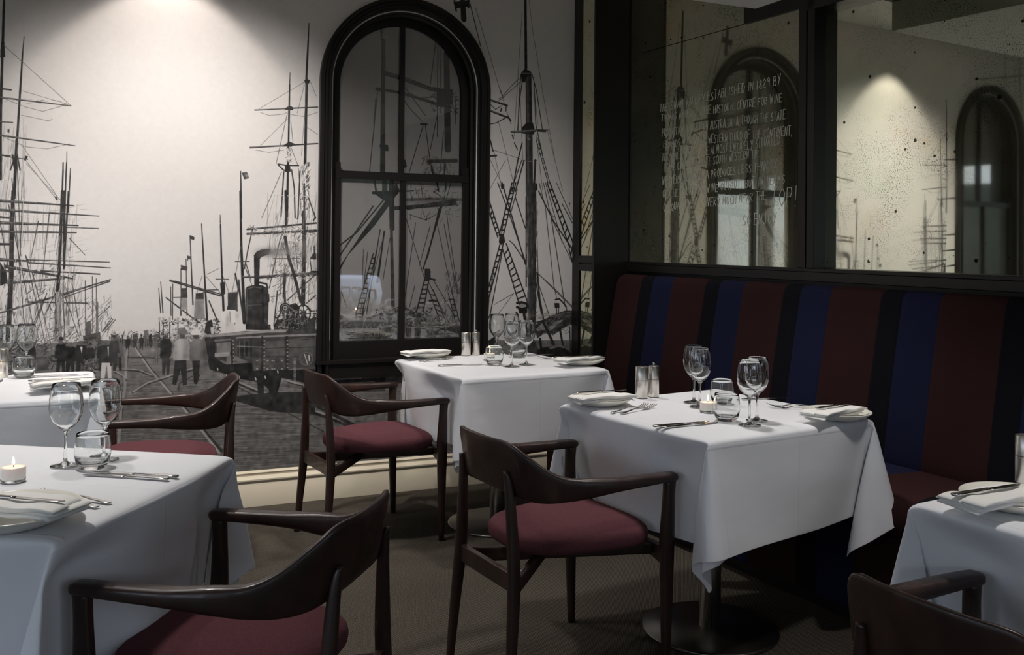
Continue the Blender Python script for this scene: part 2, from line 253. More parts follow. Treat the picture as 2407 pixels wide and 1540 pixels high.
"0,4.2,4.2,70,-2275,1127,-2215,1126;0,3.1,3.1,80,-2475,1040,-2412,1041;0,10.2,6.1,50,-2486,1122,-2251,1044;0,2,2,165,-2486,1125,-2370,1085;"
"0,5.1,5.1,60,-2464,1119,-2251,1053;0,6.1,6.1,60,-2504,1039,-2353,916;0,6.2,6.2,60,-2306,1020,-2269,931;0,5.2,5.2,70,-2364,1041,-2316,1074,-2264,1075;"
"1,58,-2438,1084,-2410,1085,-2407,1038,-2438,1038;1,150,-2438,1038,-2409,1038,-2405,978,-2440,978;0,3.1,3.1,70,-2437,1085,-2438,952;"
"1,60,-2368,1059,-2332,1060,-2330,1030,-2370,1029;1,150,-2370,1029,-2330,1030,-2324,932,-2376,934;3,-2354,983,19,50,105,0.6;1,60,-2218,1059,-2172,1063,-2169,966,-2216,981;"
"0,4.2,4.2,150,-2217,1060,-2172,1064;2,-2523,827,-2255,934,520,18,4.9,45,225,10,80;2,-2513,828,-2286,907,160,16,7.1,205,235,0,60;"
"2,-2560,767,-2325,847,260,18,4.9,45,130,60,80;3,-2385,852,124,33,90,0.3;0,4.1,4.1,60,-2516,940,-2515,847;1,175,-2522,946,-2511,945,-2512,923,-2520,924;"
"0,4.1,4.1,60,-2534,941,-2532,848;1,175,-2539,946,-2528,946,-2530,924,-2537,924;0,4.1,4.1,60,-2487,939,-2485,846;1,175,-2492,945,-2481,945,-2483,923,-2490,923;"
"0,4.1,4.1,60,-2449,939,-2448,845;1,175,-2455,944,-2443,944,-2445,922,-2452,922;0,2.3,2.3,100,-2330,1151,-2251,1056;0,2.3,2.3,100,-2340,1145,-2364,1058;"
"0,2.3,2.3,100,-2265,1178,-2317,1151;0,2.3,2.3,100,-2245,1151,-2211,1056;0,2.3,2.3,100,-2198,1055,-2158,1288;0,2.3,2.3,100,-2147,1205,-2112,1137;"
"0,2.3,2.3,100,-2186,1151,-2172,1082;0,6.3,6.3,55,-2183,1154,-2162,1058,-2143,945;0,6.3,6.3,55,-2166,1123,-2143,925;0,4.2,4.2,60,-2133,1205,-2106,1123;"
"1,50,-2255,1110,-2233,1114,-2230,1056,-2249,1042;0,4.4,6.5,45,-1834,2432,-1837,2341;0,7.6,10.9,45,-1837,2341,-1844,2145;0,12,14.1,45,-1842,2145,-1845,1711;"
"1,45,-1855,2140,-1826,2143,-1830,2124,-1850,2123;0,3.2,4.3,45,-1927,2170,-1928,2109;0,6.5,7.6,45,-1928,2109,-1929,1987;0,8.6,8.6,45,-1929,1987,-1930,1793;"
"0,10.8,12.9,45,-1931,1715,-1933,1442,-1937,1569,-1937,1401;2,-1938,1716,-1916,1795,40,17,3.4,60,200,80,60;0,6.4,5.3,50,-2099,1970,-1784,2006;"
"0,2.1,2.1,165,-2100,1973,-1944,1989;0,8.5,6.4,50,-2118,1782,-1782,1819;0,2.1,2.1,165,-2118,1784,-1952,1802;0,3.2,3.2,60,-1946,1990,-1845,2000;"
"1,48,-1953,1982,-1939,1997,-1921,2003,-1906,1992,-1913,1981;1,48,-1964,1795,-1926,1822,-1897,1811,-1915,1796;0,1.9,1.9,105,-2072,1960,-2030,1948,-1959,1958,-1935,1972;"
"0,1.9,1.9,105,-1917,1959,-1852,1953,-1784,1979;0,1.9,1.9,105,-2097,1771,-2027,1762,-1950,1778;0,1.9,1.9,105,-2079,1977,-1854,2129;0,2,2,105,-1854,2115,-1888,1968;"
"0,2,2,105,-1826,2139,-1792,2062;0,1.9,1.9,105,-2069,1794,-1938,1936;0,2,2,105,-1837,1899,-1782,1866;0,2,2,105,-1840,2131,-1864,1753;0,2.4,2.4,80,-1938,1965,-1991,1705;"
"0,2.4,2.4,80,-1920,1923,-1908,1823;0,2.4,2.4,80,-1915,1787,-1878,1695;0,6.4,6.4,45,-1981,1705,-1935,1700,-1878,1702;0,6.4,6.4,45,-1981,1702,-1956,1678,-1934,1668;"
"1,40,-1945,1703,-1922,1704,-1917,1669,-1947,1667;0,6.4,6.4,55,-1952,1667,-1963,1442;0,6.5,6.5,55,-1913,1679,-1898,1587,-1892,1436;0,2.8,2.8,90,-1963,1667,-2058,1433;"
"0,2.8,2.8,90,-1878,1688,-1860,1444;1,215,-1856,1711,-1838,1711,-1833,1686,-1857,1685;2,-1860,1464,-1822,1712,160,30,4.3,60,235,75,40;0,8.7,8.7,60,-1848,1610,-1846,1437;"
"0,6.5,6.5,60,-1825,1538,-1788,1438,-1799,1425;0,2.8,2.8,200,-1989,1547,-1782,1547;0,6.5,6.5,55,-1870,1674,-1878,1436,-1880,1430;"
"0,17.3,21.7,50,-1849,1466,-1845,1290,-1846,995;0,12.9,12.9,45,-1941,1569,-1935,1408;0,8.5,8.5,55,-2128,1374,-1784,1411;0,2.1,2.1,165,-2128,1376,-1958,1394;"
"0,10.6,12.7,50,-2127,1351,-1784,1372;0,2.1,2.1,165,-2127,1354,-1958,1363;0,8.4,16.9,55,-2146,1136,-1781,1149;0,2.1,2.1,165,-2146,1138,-1966,1144;"
"0,10.6,10.6,60,-2065,1133,-1785,1156;2,-2120,1342,-1779,1387,120,25,3.2,50,200,0,50;2,-2034,1127,-1776,1160,120,26,3.4,55,210,10,60;"
"2,-2038,1029,-1775,1501,130,192,1.9,70,130,84,9;2,-2004,985,-1774,1331,120,43,2.8,60,150,60,60;2,-1963,1160,-1853,1375,160,26,3.2,60,235,70,60;"
"0,15,15,55,-1941,1338,-1922,1233,-1894,1150,-1857,1009;0,10.7,10.7,60,-1945,1122,-1937,1010;0,12.9,12.9,62,-1939,1150,-1944,1038;0,5.4,5.4,60,-1927,1017,-1784,1149;"
"0,5.4,5.4,60,-1829,1001,-1783,1040;0,4.3,4.3,70,-1965,1331,-2017,1081;0,6.4,6.4,60,-1976,1066,-1991,893;0,4.2,4.2,70,-2183,905,-2166,1123;"
"0,3.2,3.2,75,-1998,1230,-1863,1230;0,3.2,3.2,80,-1889,1304,-1876,1177;0,3.2,3.2,80,-2084,1047,-2133,1178;1,50,-1816,1225,-1800,1255,-1786,1259,-1780,1225;"
"1,185,-1814,1220,-1782,1220,-1785,1163,-1804,1163;0,6.5,6.5,45,-1793,1290,-1791,1255;0,4.3,4.3,50,-1814,1223,-1804,1162;0,8.7,8.7,45,-1806,1162,-1780,1162;"
"1,48,-2094,1240,-2067,1240,-2065,1219,-2067,1088,-2090,1088;1,55,-2096,1243,-2080,1264,-2053,1275,-2013,1275,-2019,1251,-2056,1237,-2066,1226;3,-2026,1261,47,19,80,0.8;"
"3,-1985,1258,56,21,110,0.6;3,-1916,1268,86,26,140,0.45;3,-1839,1290,65,39,150,0.35;"
"1,50,-2133,1079,-2124,1090,-2085,1098,-2051,1094,-2022,1081,-2018,1039,-2021,873,-2129,890;0,5.3,5.3,95,-2132,1074,-2092,1088,-2054,1081;0,4.2,4.2,85,-2132,996,-2050,998;"
"0,6.3,6.3,80,-2124,1068,-2125,904;0,8.5,8.5,35,-2050,1081,-2043,888;0,8.5,8.5,45,-2065,1109,-2031,1102,-2025,1081;1,42,-2037,1053,-2016,1050,-2015,1012,-2033,1012;"
"1,42,-2130,904,-2008,897,-2007,869,-2129,876;1,58,-2099,910,-2093,920,-2086,909,-2085,875,-2099,875;"
"0,7.6,7.6,45,-1809,948,-1810,936,-1814,925,-1820,916,-1829,909,-1838,906,-1848,906,-1857,910,-1866,917,-1872,926,-1876,938,-1878,950,-1877,962,-1873,973,-1866,982,-1858,989,-1849,992,-1839,992,-1830,988,-1821,981,-1815,972,-1810,961,-1809,948;"
"0,8.7,8.7,45,-1833,949,-1833,946,-1834,943,-1836,941,-1839,939,-1842,938,-1845,938,-1848,939,-1850,941,-1852,943,-1854,946,-1854,949,-1854,952,-1853,955,-1851,957,-1848,959,-1845,960,-1842,960,-1839,959,-1836,957,-1834,955,-1833,952,-1833,949;"
"0,4.3,4.3,50,-1843,949,-1809,948;0,4.3,4.3,50,-1843,949,-1818,918;0,4.3,4.3,50,-1843,949,-1843,906;0,4.3,4.3,50,-1843,949,-1867,919;0,4.3,4.3,50,-1843,949,-1878,950;"
"0,4.3,4.3,50,-1843,949,-1868,980;0,4.3,4.3,50,-1843,949,-1844,992;0,4.3,4.3,50,-1843,949,-1819,979;"
"1,45,-1909,978,-1911,967,-1918,958,-1928,952,-1939,951,-1950,955,-1959,963,-1964,974,-1964,985,-1959,996,-1950,1003,-1939,1007,-1928,1005,-1918,999,-1911,989;"
"0,4.3,4.3,120,-1917,979,-1918,973,-1920,968,-1924,964,-1928,961,-1934,960,-1939,960,-1944,961,-1949,965,-1953,969,-1955,974,-1956,979,-1955,985,-1953,990,-1949,994,-1945,997,-1940,998,-1934,998,-1929,996,-1924,993,-1921,989,-1918,984,-1917,979;"
"0,5.4,5.4,150,-1928,979,-1928,976,-1929,974,-1931,972,-1933,971,-1935,970,-1938,970,-1940,971,-1942,972,-1944,974,-1945,977,-1945,979,-1945,981,-1944,984,-1942,985,-1940,987,-1938,987,-1935,987,-1933,987,-1931,985,-1929,983,-1928,981,-1928,979;"
"1,42,-1912,996,-1885,1004,-1867,988,-1863,939,-1883,897,-1925,878,-1933,940;1,48,-1974,921,-1828,938,-1820,864,-1994,869;0,6.5,6.5,110,-1912,982,-1884,960,-1884,932;"
"0,8.6,8.6,105,-1943,955,-1935,871;2,-1989,850,-1772,968,260,21,4.3,35,150,60,80;0,10.8,10.8,48,-1834,868,-1799,888,-1782,923;1,60,-1827,868,-1820,917,-1782,934,-1781,859;"
"0,6.4,6.4,75,-2035,922,-2007,873;0,6.4,6.4,50,-1990,886,-1954,969;"
"1,222,-2252,941,-2243,964,-2220,975,-2184,975,-2160,959,-2149,935,-2170,918,-2182,912,-2186,902,-2226,910,-2239,923;1,205,-2227,910,-2184,909,-2181,864,-2228,862;"
"0,4.2,4.2,150,-2207,967,-2203,912;1,55,-2220,984,-2218,996,-2204,1001,-2189,993,-2187,980,-2185,975,-2222,977;3,-2216,926,10,29,150,0.6;3,-2170,946,11,21,170,0.6;"
"1,50,-2326,868,-2320,909,-2311,925,-2291,928,-2287,904,-2281,860,-2307,854;1,190,-2298,891,-2283,894,-2281,860,-2294,859;"
"1,70,-2323,853,-2129,869,-1935,867,-1774,866,-1771,661,-1853,672,-1936,669,-2086,669,-2100,711,-2181,748,-2193,708,-2312,753;"
"1,44,-2323,841,-2274,843,-2273,745,-2220,702,-2206,654,-2298,685,-2312,753;0,14.5,14.5,150,-2323,849,-2169,857,-2028,865,-1935,864;"
"0,10.5,10.5,140,-2169,835,-2048,838,-1924,839,-1773,841;0,6.2,6.2,70,-2323,840,-2169,843,-1935,851;"
"1,62,-2169,833,-2048,834,-1781,835,-1779,725,-1933,728,-2094,738,-2167,748;1,88,-2037,815,-1938,815,-1937,739,-2036,742;1,84,-1917,821,-1780,824,-1779,732,-1916,734;"
"1,80,-2090,734,-1937,728,-1936,669,-2090,670;1,72,-1916,731,-1779,729,-1778,669,-1915,671;1,40,-2168,816,-2098,817,-2097,738,-2167,748;0,6.3,6.3,78,-2159,826,-2157,744;"
"0,6.3,6.3,78,-2135,825,-2134,743;0,6.3,6.3,78,-2112,824,-2111,742;0,10.6,10.6,50,-2048,836,-2046,667;0,10.7,10.7,50,-1928,832,-1926,661;0,10.7,10.7,50,-1924,832,-1922,661;"
"0,5.5,5.5,150,-2039,819,-2036,818;0,5.5,5.5,150,-2039,799,-2036,799;0,5.5,5.5,150,-2039,780,-2035,780;0,5.5,5.5,150,-2039,760,-2035,760;0,5.5,5.5,150,-2038,741,-2035,741;"
"0,5.5,5.5,150,-2038,722,-2035,722;0,5.5,5.5,150,-2038,702,-2034,702;0,5.5,5.5,150,-2038,683,-2034,683;0,5.6,5.6,150,-1924,815,-1921,815;0,5.6,5.6,150,-1924,795,-1920,795;"
"0,5.6,5.6,150,-1924,776,-1920,776;0,5.6,5.6,150,-1923,756,-1920,756;0,5.6,5.6,150,-1923,737,-1920,736;0,5.6,5.6,150,-1923,717,-1919,717;0,5.6,5.6,150,-1923,698,-1919,697;"
"0,5.6,5.6,150,-1922,678,-1919,678;0,5.5,5.5,150,-2191,823,-2188,823;0,5.5,5.5,150,-2191,804,-2187,804;0,5.5,5.5,150,-2191,785,-2187,785;0,5.5,5.5,150,-2190,766,-2187,766;"
"0,5.5,5.5,150,-2190,747,-2187,747;0,5.5,5.5,150,-2190,728,-2186,728;0,5.5,5.5,150,-2190,709,-2186,709;0,5.5,5.5,150,-2189,690,-2186,690;0,6.4,6.4,155,-2073,720,-2070,719;"
"0,6.4,6.4,155,-2022,718,-2019,717;0,6.4,6.4,155,-1999,717,-1995,716;0,6.4,6.4,155,-1950,715,-1947,714;0,6.4,6.4,155,-1988,716,-1985,715;0,6.4,6.4,155,-2073,679,-2069,678;"
"0,6.4,6.4,155,-2022,676,-2018,675;0,6.4,6.4,155,-1998,675,-1995,674;0,6.4,6.4,155,-1950,673,-1946,672;0,6.4,6.4,155,-1988,675,-1984,674;"
"0,3.4,3.4,40,-1966,717,-1966,715,-1967,713,-1969,711,-1971,710,-1973,709,-1976,709,-1978,710,-1980,712,-1982,713,-1983,716,-1983,718,-1983,721,-1982,723,-1980,725,-1978,726,-1976,726,-1973,726,-1971,725,-1969,724,-1967,722,-1966,720,-1966,717;"
"0,4.2,4.2,125,-2168,795,-1937,777;0,4.3,4.3,55,-2033,780,-1783,776;0,5.4,5.4,45,-1861,816,-1816,817;1,118,-2267,812,-2202,817,-2200,769,-2234,767,-2267,765;"
"1,150,-2276,765,-2204,769,-2204,746,-2276,745;1,125,-2220,750,-2197,749,-2193,704,-2220,709;0,8.4,8.4,48,-2196,817,-2192,701;0,8.3,8.3,120,-2274,826,-2202,829;"
"1,34,-2305,746,-2220,706,-2100,711,-2086,669,-1775,665,-1774,640,-1795,585,-1949,628,-1969,552,-2010,569,-2038,598,-2058,557,-2072,613,-2179,639,-2272,684;"
"1,42,-2069,668,-2039,667,-2036,549,-2058,545,-2067,558;1,40,-2013,665,-1974,664,-1972,539,-1996,533,-2011,548;1,40,-1840,665,-1796,663,-1801,571,-1834,566;"
"0,6.3,6.3,190,-2159,645,-2157,635;0,6.3,6.3,190,-2219,655,-2216,645;0,6.3,6.3,190,-2262,690,-2260,681;0,6.4,6.4,190,-1970,664,-1968,654;0,6.4,6.4,190,-2079,634,-2076,624;"
"0,6.4,6.4,190,-2032,639,-2029,629;"
"0,13,13,105,-1798,718,-1799,710,-1802,703,-1808,697,-1814,693,-1822,691,-1830,691,-1838,694,-1845,698,-1850,705,-1853,712,-1855,720,-1854,728,-1850,735,-1845,741,-1838,745,-1831,747,-1823,746,-1815,744,-1808,739,-1803,733,-1799,726,-1798,718;"
"0,4.3,4.3,60,-1800,718,-1801,710,-1804,704,-1809,698,-1815,695,-1822,693,-1830,693,-1837,696,-1843,700,-1848,706,-1851,712,-1852,720,-1851,727,-1848,734,-1844,739,-1838,743,-1830,745,-1823,744,-1816,742,-1810,738,-1805,732,-1801,725,-1800,718;"
"0,5.4,5.4,175,-1836,742,-1825,710,-1819,692;0,6.5,6.5,200,-1813,734,-1811,709;"
"0,3.9,3.9,100,-1879,719,-1881,714,-1884,712,-1888,714,-1890,719,-1888,724,-1885,726,-1881,724,-1879,719;"
"0,3.9,3.9,150,-1879,702,-1881,697,-1884,695,-1888,697,-1889,702,-1888,708,-1884,710,-1881,707,-1879,702;"
"0,3.9,3.9,100,-1879,685,-1880,680,-1884,678,-1888,680,-1889,686,-1888,691,-1884,693,-1881,690,-1879,685;"
"0,3.9,3.9,150,-1879,668,-1880,663,-1884,661,-1887,664,-1889,669,-1888,674,-1884,676,-1880,674,-1879,668;"
"0,3.9,3.9,100,-1879,652,-1880,646,-1884,645,-1887,647,-1889,652,-1887,657,-1884,659,-1880,657,-1879,652;"
"0,3.9,3.9,150,-1878,635,-1880,630,-1883,628,-1887,630,-1889,635,-1887,640,-1884,642,-1880,640,-1878,635;"
"0,3.9,3.9,100,-1878,618,-1880,613,-1883,611,-1887,613,-1888,619,-1887,624,-1883,626,-1880,623,-1878,618;"
"0,3.9,3.9,150,-1878,601,-1879,596,-1883,594,-1887,596,-1888,602,-1887,607,-1883,609,-1880,606,-1878,601;"
"1,165,-2463,826,-2444,841,-2413,841,-2400,832,-2393,810,-2394,736,-2466,736,-2470,753;3,-2444,798,21,62,200,0.6;3,-2405,777,16,54,120,0.6;3,-2459,772,12,53,120,0.5;"
"1,52,-2460,736,-2408,736,-2403,617,-2422,612,-2434,691,-2454,616,-2471,623;1,120,-2451,885,-2439,895,-2416,892,-2407,877,-2400,864,-2419,854,-2445,858;"
"1,90,-2441,862,-2417,861,-2417,840,-2440,841;1,108,-2390,823,-2371,836,-2345,837,-2326,825,-2307,767,-2304,736,-2328,732,-2382,731,-2392,750;3,-2364,809,21,54,140,0.6;"
"3,-2325,767,15,54,75,0.6;1,50,-2381,731,-2330,732,-2343,660,-2358,614,-2371,622;1,110,-2344,733,-2321,732,-2337,667,-2348,661;"
"1,215,-2392,864,-2378,880,-2362,890,-2349,876,-2338,859,-2362,849;1,80,-2378,856,-2352,856,-2352,837,-2376,838;"
"1,48,-2528,828,-2514,844,-2485,841,-2476,820,-2478,747,-2527,752;1,60,-2520,752,-2479,750,-2486,667,-2497,664,-2500,721,-2507,665,-2517,669;"
"1,70,-2514,855,-2495,857,-2492,845,-2516,845;1,110,-2560,829,-2542,832,-2533,788,-2536,762,-2556,763;0,4.1,4.1,80,-2550,763,-2549,730;0,4.1,4.1,80,-2539,762,-2539,729;"
"1,55,-2579,863,-2567,869,-2565,829,-2579,830;0,4.1,4.1,150,-2484,747,-2475,760;1,52,-2319,834,-2300,847,-2299,746,-2309,746;0,23.3,32.6,42,-1000,2716,-986,2543;"
"0,9.4,9.4,50,-962,2650,-958,2610;0,9.3,9.3,45,-1042,2641,-1031,2584;1,42,-1049,2629,-962,2650,-949,2617,-1036,2595;0,4.7,4.7,60,-962,2674,-885,2405;"
"0,2.8,2.8,85,-917,2614,-770,2183,-696,1983;0,2.8,2.8,85,-770,2187,-739,2119;0,12,16.8,42,-617,2762,-615,2690,-607,2308;0,36,40.9,60,-591,2277,-584,1990;"
"0,43.2,45.6,55,-584,1948,-578,1611;0,12,12,95,-597,2270,-591,1990,-585,1611;0,7.2,7.2,42,-582,2257,-573,2005;"
"1,40,-638,2274,-611,2307,-588,2288,-568,2272,-595,2263,-614,2223,-633,2225;0,4.8,4.8,140,-634,2274,-580,2278;"
"1,40,-631,1966,-600,1999,-561,2002,-549,1964,-553,1935,-626,1935;0,9.5,9.5,120,-695,1943,-623,1949,-541,1959,-467,1963;0,4.8,4.8,55,-695,1937,-623,1941,-541,1952;"
"0,12.1,12.1,50,-529,1958,-482,1957;0,4.8,4.8,130,-625,1784,-574,1780,-535,1788;0,12,12,45,-543,1788,-549,1612;0,7.2,7.2,150,-593,1912,-576,1903;"
"0,4.8,4.8,55,-638,2267,-648,2133,-653,1951;0,4.8,4.8,55,-630,2222,-644,2126,-655,1954;0,4.8,4.8,55,-568,2272,-540,2183,-498,1953;"
"0,4.8,4.8,55,-556,2231,-542,1992,-497,1818;0,3.1,3.1,70,-638,2253,-687,2207,-755,2132,-777,2117;0,3.1,3.1,70,-641,2224,-769,2110;"
"0,2.4,2.4,85,-634,2617,-650,2364,-676,1915;0,2.4,2.4,85,-592,2692,-567,2519,-501,2179,-417,1787;0,2.4,2.4,85,-556,2203,-530,1993;0,2.4,2.4,85,-541,1936,-494,1614;"
"0,2.4,2.4,85,-776,2006,-681,1671;0,2.4,2.4,85,-796,1832,-629,1791;0,2.4,2.4,85,-818,1776,-726,1606;0,2.4,2.4,85,-827,1603,-728,1780;0,2.4,2.4,85,-800,1832,-753,1647;"
"0,2.4,2.4,85,-466,1954,-367,1618;0,2.4,2.4,85,-640,2126,-621,1785;0,11.8,9.4,45,-833,2113,-720,2086;0,2.4,2.4,165,-833,2116,-777,2101;0,11.8,9.4,45,-833,2054,-712,2018;"
"0,2.4,2.4,165,-833,2057,-772,2038;0,9.5,9.5,45,-715,2024,-698,2003;0,4.8,4.8,55,-724,2086,-731,2051;0,4.8,4.8,55,-731,2016,-787,1985,-832,1975;"
"0,3.5,3.5,60,-829,2092,-791,2060,-754,2084;0,7.1,7.1,45,-754,2070,-760,2052;0,7.1,7.1,45,-688,1924,-680,1904;0,6,6,50,-674,1880,-656,1846;0,7.1,7.1,45,-820,1886,-804,1828;"
"0,9.4,9.4,45,-833,1797,-783,1804;0,3.9,3.9,45,-529,1916,-449,1664;0,3.9,3.9,45,-538,1901,-461,1663;0,4.4,4.4,45,-520,1888,-530,1875;0,4.4,4.4,45,-511,1860,-521,1848;"
"0,4.4,4.4,45,-502,1832,-513,1822;0,4.4,4.4,45,-494,1804,-504,1796;0,4.5,4.5,45,-485,1776,-496,1769;0,4.5,4.5,45,-476,1748,-487,1743;0,4.5,4.5,45,-467,1720,-479,1716;"
"0,4.5,4.5,45,-458,1692,-470,1690;0,7.3,7.3,42,-449,1664,-301,1335;0,7.3,7.3,42,-467,1663,-318,1295;0,8.4,8.4,42,-433,1627,-450,1622;0,8.4,8.4,42,-416,1591,-434,1582;"
"0,8.4,8.4,42,-400,1555,-418,1541;0,8.4,8.4,42,-384,1518,-401,1500;0,8.4,8.4,42,-367,1482,-385,1459;0,8.4,8.4,42,-351,1445,-368,1418;0,8.4,8.4,42,-334,1408,-351,1377;"
"0,8.4,8.4,42,-317,1371,-335,1336;0,7.3,7.3,42,-301,1335,-291,1295;0,7.3,7.3,42,-323,1287,-299,1215;0,8.5,8.5,42,-296,1315,-311,1251;0,3.6,3.6,60,-407,1665,-297,1454;"
"0,7.2,7.2,45,-626,1882,-652,1783,-684,1608;0,7.2,7.2,45,-613,1785,-665,1608;0,4.8,4.8,50,-628,1784,-725,1515,-748,1361;0,7.2,7.2,42,-663,1656,-736,1361;"
"0,7.1,7.1,42,-686,1655,-761,1361;0,8.2,8.2,42,-670,1626,-693,1626;0,8.2,8.2,42,-678,1597,-701,1596;0,8.2,8.2,42,-685,1567,-708,1567;0,8.2,8.2,42,-692,1538,-716,1537;"
"0,8.2,8.2,42,-699,1508,-723,1508;0,8.2,8.2,42,-707,1479,-731,1478;0,8.2,8.2,42,-714,1449,-738,1449;0,8.2,8.2,42,-721,1420,-746,1419;0,8.2,8.2,42,-728,1390,-753,1390;"
"0,7.1,7.1,42,-735,1315,-819,1016;0,7.1,7.1,42,-755,1315,-838,1016;0,8.2,8.2,42,-745,1281,-764,1281;0,8.2,8.2,42,-754,1248,-773,1248;0,8.2,8.2,42,-763,1215,-782,1215;"
"0,8.1,8.1,42,-773,1182,-792,1182;0,8.1,8.1,42,-782,1148,-801,1148;0,8.1,8.1,42,-792,1115,-810,1115;0,8.1,8.1,42,-801,1082,-819,1082;0,8.1,8.1,42,-810,1049,-829,1049;"
"0,5.9,5.9,48,-819,1009,-833,734;0,5.9,5.9,48,-834,1009,-844,811;0,6.8,6.8,48,-822,954,-836,969;0,6.8,6.8,48,-825,899,-838,930;0,6.8,6.8,48,-827,844,-840,890;"
"0,6.7,6.7,48,-830,789,-842,850;0,7.1,7.1,45,-826,1559,-748,1345;0,7.1,7.1,45,-834,1520,-769,1349;0,8.1,8.1,45,-815,1528,-824,1496;0,8.1,8.1,45,-804,1498,-815,1471;"
"0,8.1,8.1,45,-793,1468,-806,1447;0,8.1,8.1,45,-781,1437,-797,1423;0,8.2,8.2,45,-770,1407,-788,1398;0,8.2,8.2,45,-759,1376,-778,1374;0,7.1,7.1,45,-718,1315,-583,989;"
"0,7.1,7.1,45,-739,1284,-634,975;0,8.2,8.2,45,-705,1283,-729,1253;0,8.2,8.2,45,-691,1250,-718,1223;0,8.2,8.2,45,-678,1218,-708,1192;0,8.2,8.2,45,-664,1186,-697,1161;"
"0,8.2,8.2,45,-651,1153,-687,1130;0,8.2,8.2,45,-637,1120,-676,1099;0,8.2,8.2,45,-624,1088,-666,1068;0,8.2,8.2,45,-610,1055,-655,1037;0,8.3,8.3,45,-596,1022,-644,1006;"
"0,7.1,7.1,42,-747,1653,-708,1539,-598,1199;0,5.9,5.9,50,-773,1652,-725,1538,-690,1454,-598,1215;0,6,6,50,-666,1579,-600,1402;1,42,-756,1645,-733,1646,-733,1619,-751,1618;"
"1,42,-549,1656,-530,1657,-527,1622,-542,1613;1,44,-758,1368,-733,1369,-724,1323,-748,1307,-763,1322;0,4.8,4.8,55,-654,1618,-699,1462;0,4.7,4.7,60,-780,1222,-819,1016;"
"0,5.9,5.9,50,-739,1284,-810,924,-830,879;0,4.8,4.8,60,-697,1331,-672,1312;0,6,6,50,-672,1312,-611,1230;0,3.1,3.1,80,-786,977,-669,1037;0,2.8,2.8,80,-768,916,-669,1037;"
"1,66,-600,1658,-563,1660,-546,786,-497,691,-579,694,-573,880;1,50,-563,1660,-538,1660,-527,817,-546,786;0,9.6,9.6,95,-588,1581,-574,958,-559,802;"
"0,7.2,7.2,40,-598,1581,-592,1075;2,-594,698,-525,1658,200,58,3.4,45,105,88,5;0,4.1,4.1,60,-517,1661,-476,1521,-418,1081,-400,1010;"
"0,4.1,4.1,60,-490,1662,-440,1467,-346,970;0,4.1,4.1,60,-454,1506,-422,1467;0,4.1,4.1,60,-537,1160,-418,1066,-292,953;0,4.1,4.1,60,-538,1614,-520,1176,-504,957;"
"0,4.1,4.1,60,-524,1153,-301,953;0,4.1,4.1,60,-477,1663,-368,1326;0,4.1,4.1,60,-431,1451,-299,1207;0,4.1,4.1,60,-524,1113,-433,877;"
"0,7.2,7.2,48,-520,1614,-422,1444,-300,1287;0,4.8,4.8,60,-440,1475,-346,962;0,9.6,9.6,50,-524,1145,-505,996,-482,894;0,7.2,7.2,48,-541,1145,-495,918;"
"0,4.9,4.9,60,-370,1547,-302,1438;1,50,-325,1553,-317,1553,-320,1537;0,14.3,14.3,42,-647,983,-621,986,-587,978,-582,958,-616,947,-647,960;"
"1,150,-638,971,-617,981,-591,970,-608,957,-634,959;1,44,-640,948,-580,947,-586,923,-633,924;0,11.9,11.9,45,-650,929,-663,883;0,16.7,16.7,42,-603,920,-581,803,-578,725;"
"0,3.6,3.6,80,-658,883,-607,881;0,8.5,8.5,45,-407,998,-382,1002,-346,970,-341,958;1,42,-413,979,-382,978,-380,951,-410,949;0,6.1,6.1,45,-399,951,-399,908;"
"0,4.9,4.9,55,-386,951,-385,911;0,4.9,4.9,55,-337,962,-332,930;"
"1,60,-538,848,-521,864,-434,905,-346,934,-292,933,-291,858,-353,836,-389,813,-415,799,-442,807,-477,808,-520,778;1,150,-529,833,-495,863,-460,862,-468,831,-520,821;"
"1,150,-455,838,-398,876,-354,883,-380,860,-415,837,-442,818;0,7.2,7.2,42,-521,871,-416,904,-292,929;0,7.3,7.3,120,-434,897,-345,922,-296,925;"
"2,-541,799,-295,927,120,34,3.8,45,150,25,25;0,14.4,14.4,42,-502,777,-493,714;0,14.5,14.5,42,-486,878,-414,743;0,12.1,12.1,50,-441,803,-423,743;"
"0,12.2,12.2,45,-376,828,-352,717;0,7.3,7.3,55,-313,842,-307,692;1,34,-519,715,-467,729,-414,735,-352,725,-307,692,-289,667,-519,676;"
"0,12.1,12.1,120,-436,724,-379,734,-352,725;3,-407,908,146,7,120,0.5;1,48,-835,765,-784,801,-775,771,-816,703,-834,704;0,9.4,9.4,42,-833,742,-750,816;"
"0,7.2,7.2,45,-623,765,-572,764;0,7.2,7.2,45,-623,727,-571,729;0,11.9,11.9,45,-632,766,-622,719;2,-834,705,-578,804,70,38,4.7,45,150,60,60;"
"1,130,-833,745,-579,743,-578,676,-833,675;0,8,8,60,-4000,2920,-4015,2575;0,12.8,12.8,60,-4204,2944,-4219,2664,-4252,2456;0,8,8,60,-3577,2646,-3899,2692,-4281,2748;"
"0,4.8,4.8,80,-4111,2933,-4176,2520;1,60,-3330,1000,-3280,1000,-3200,900,-3200,300,-4700,200,-4700,900;0,14,6,60,-3330,1180,-3180,1170;0,14,6,60,-3330,1300,-3180,1290;"
"0,14,6,60,-3330,1420,-3180,1410;0,14,6,60,-3330,1700,-3180,1690;0,14,6,60,-3330,2000,-3180,1990")
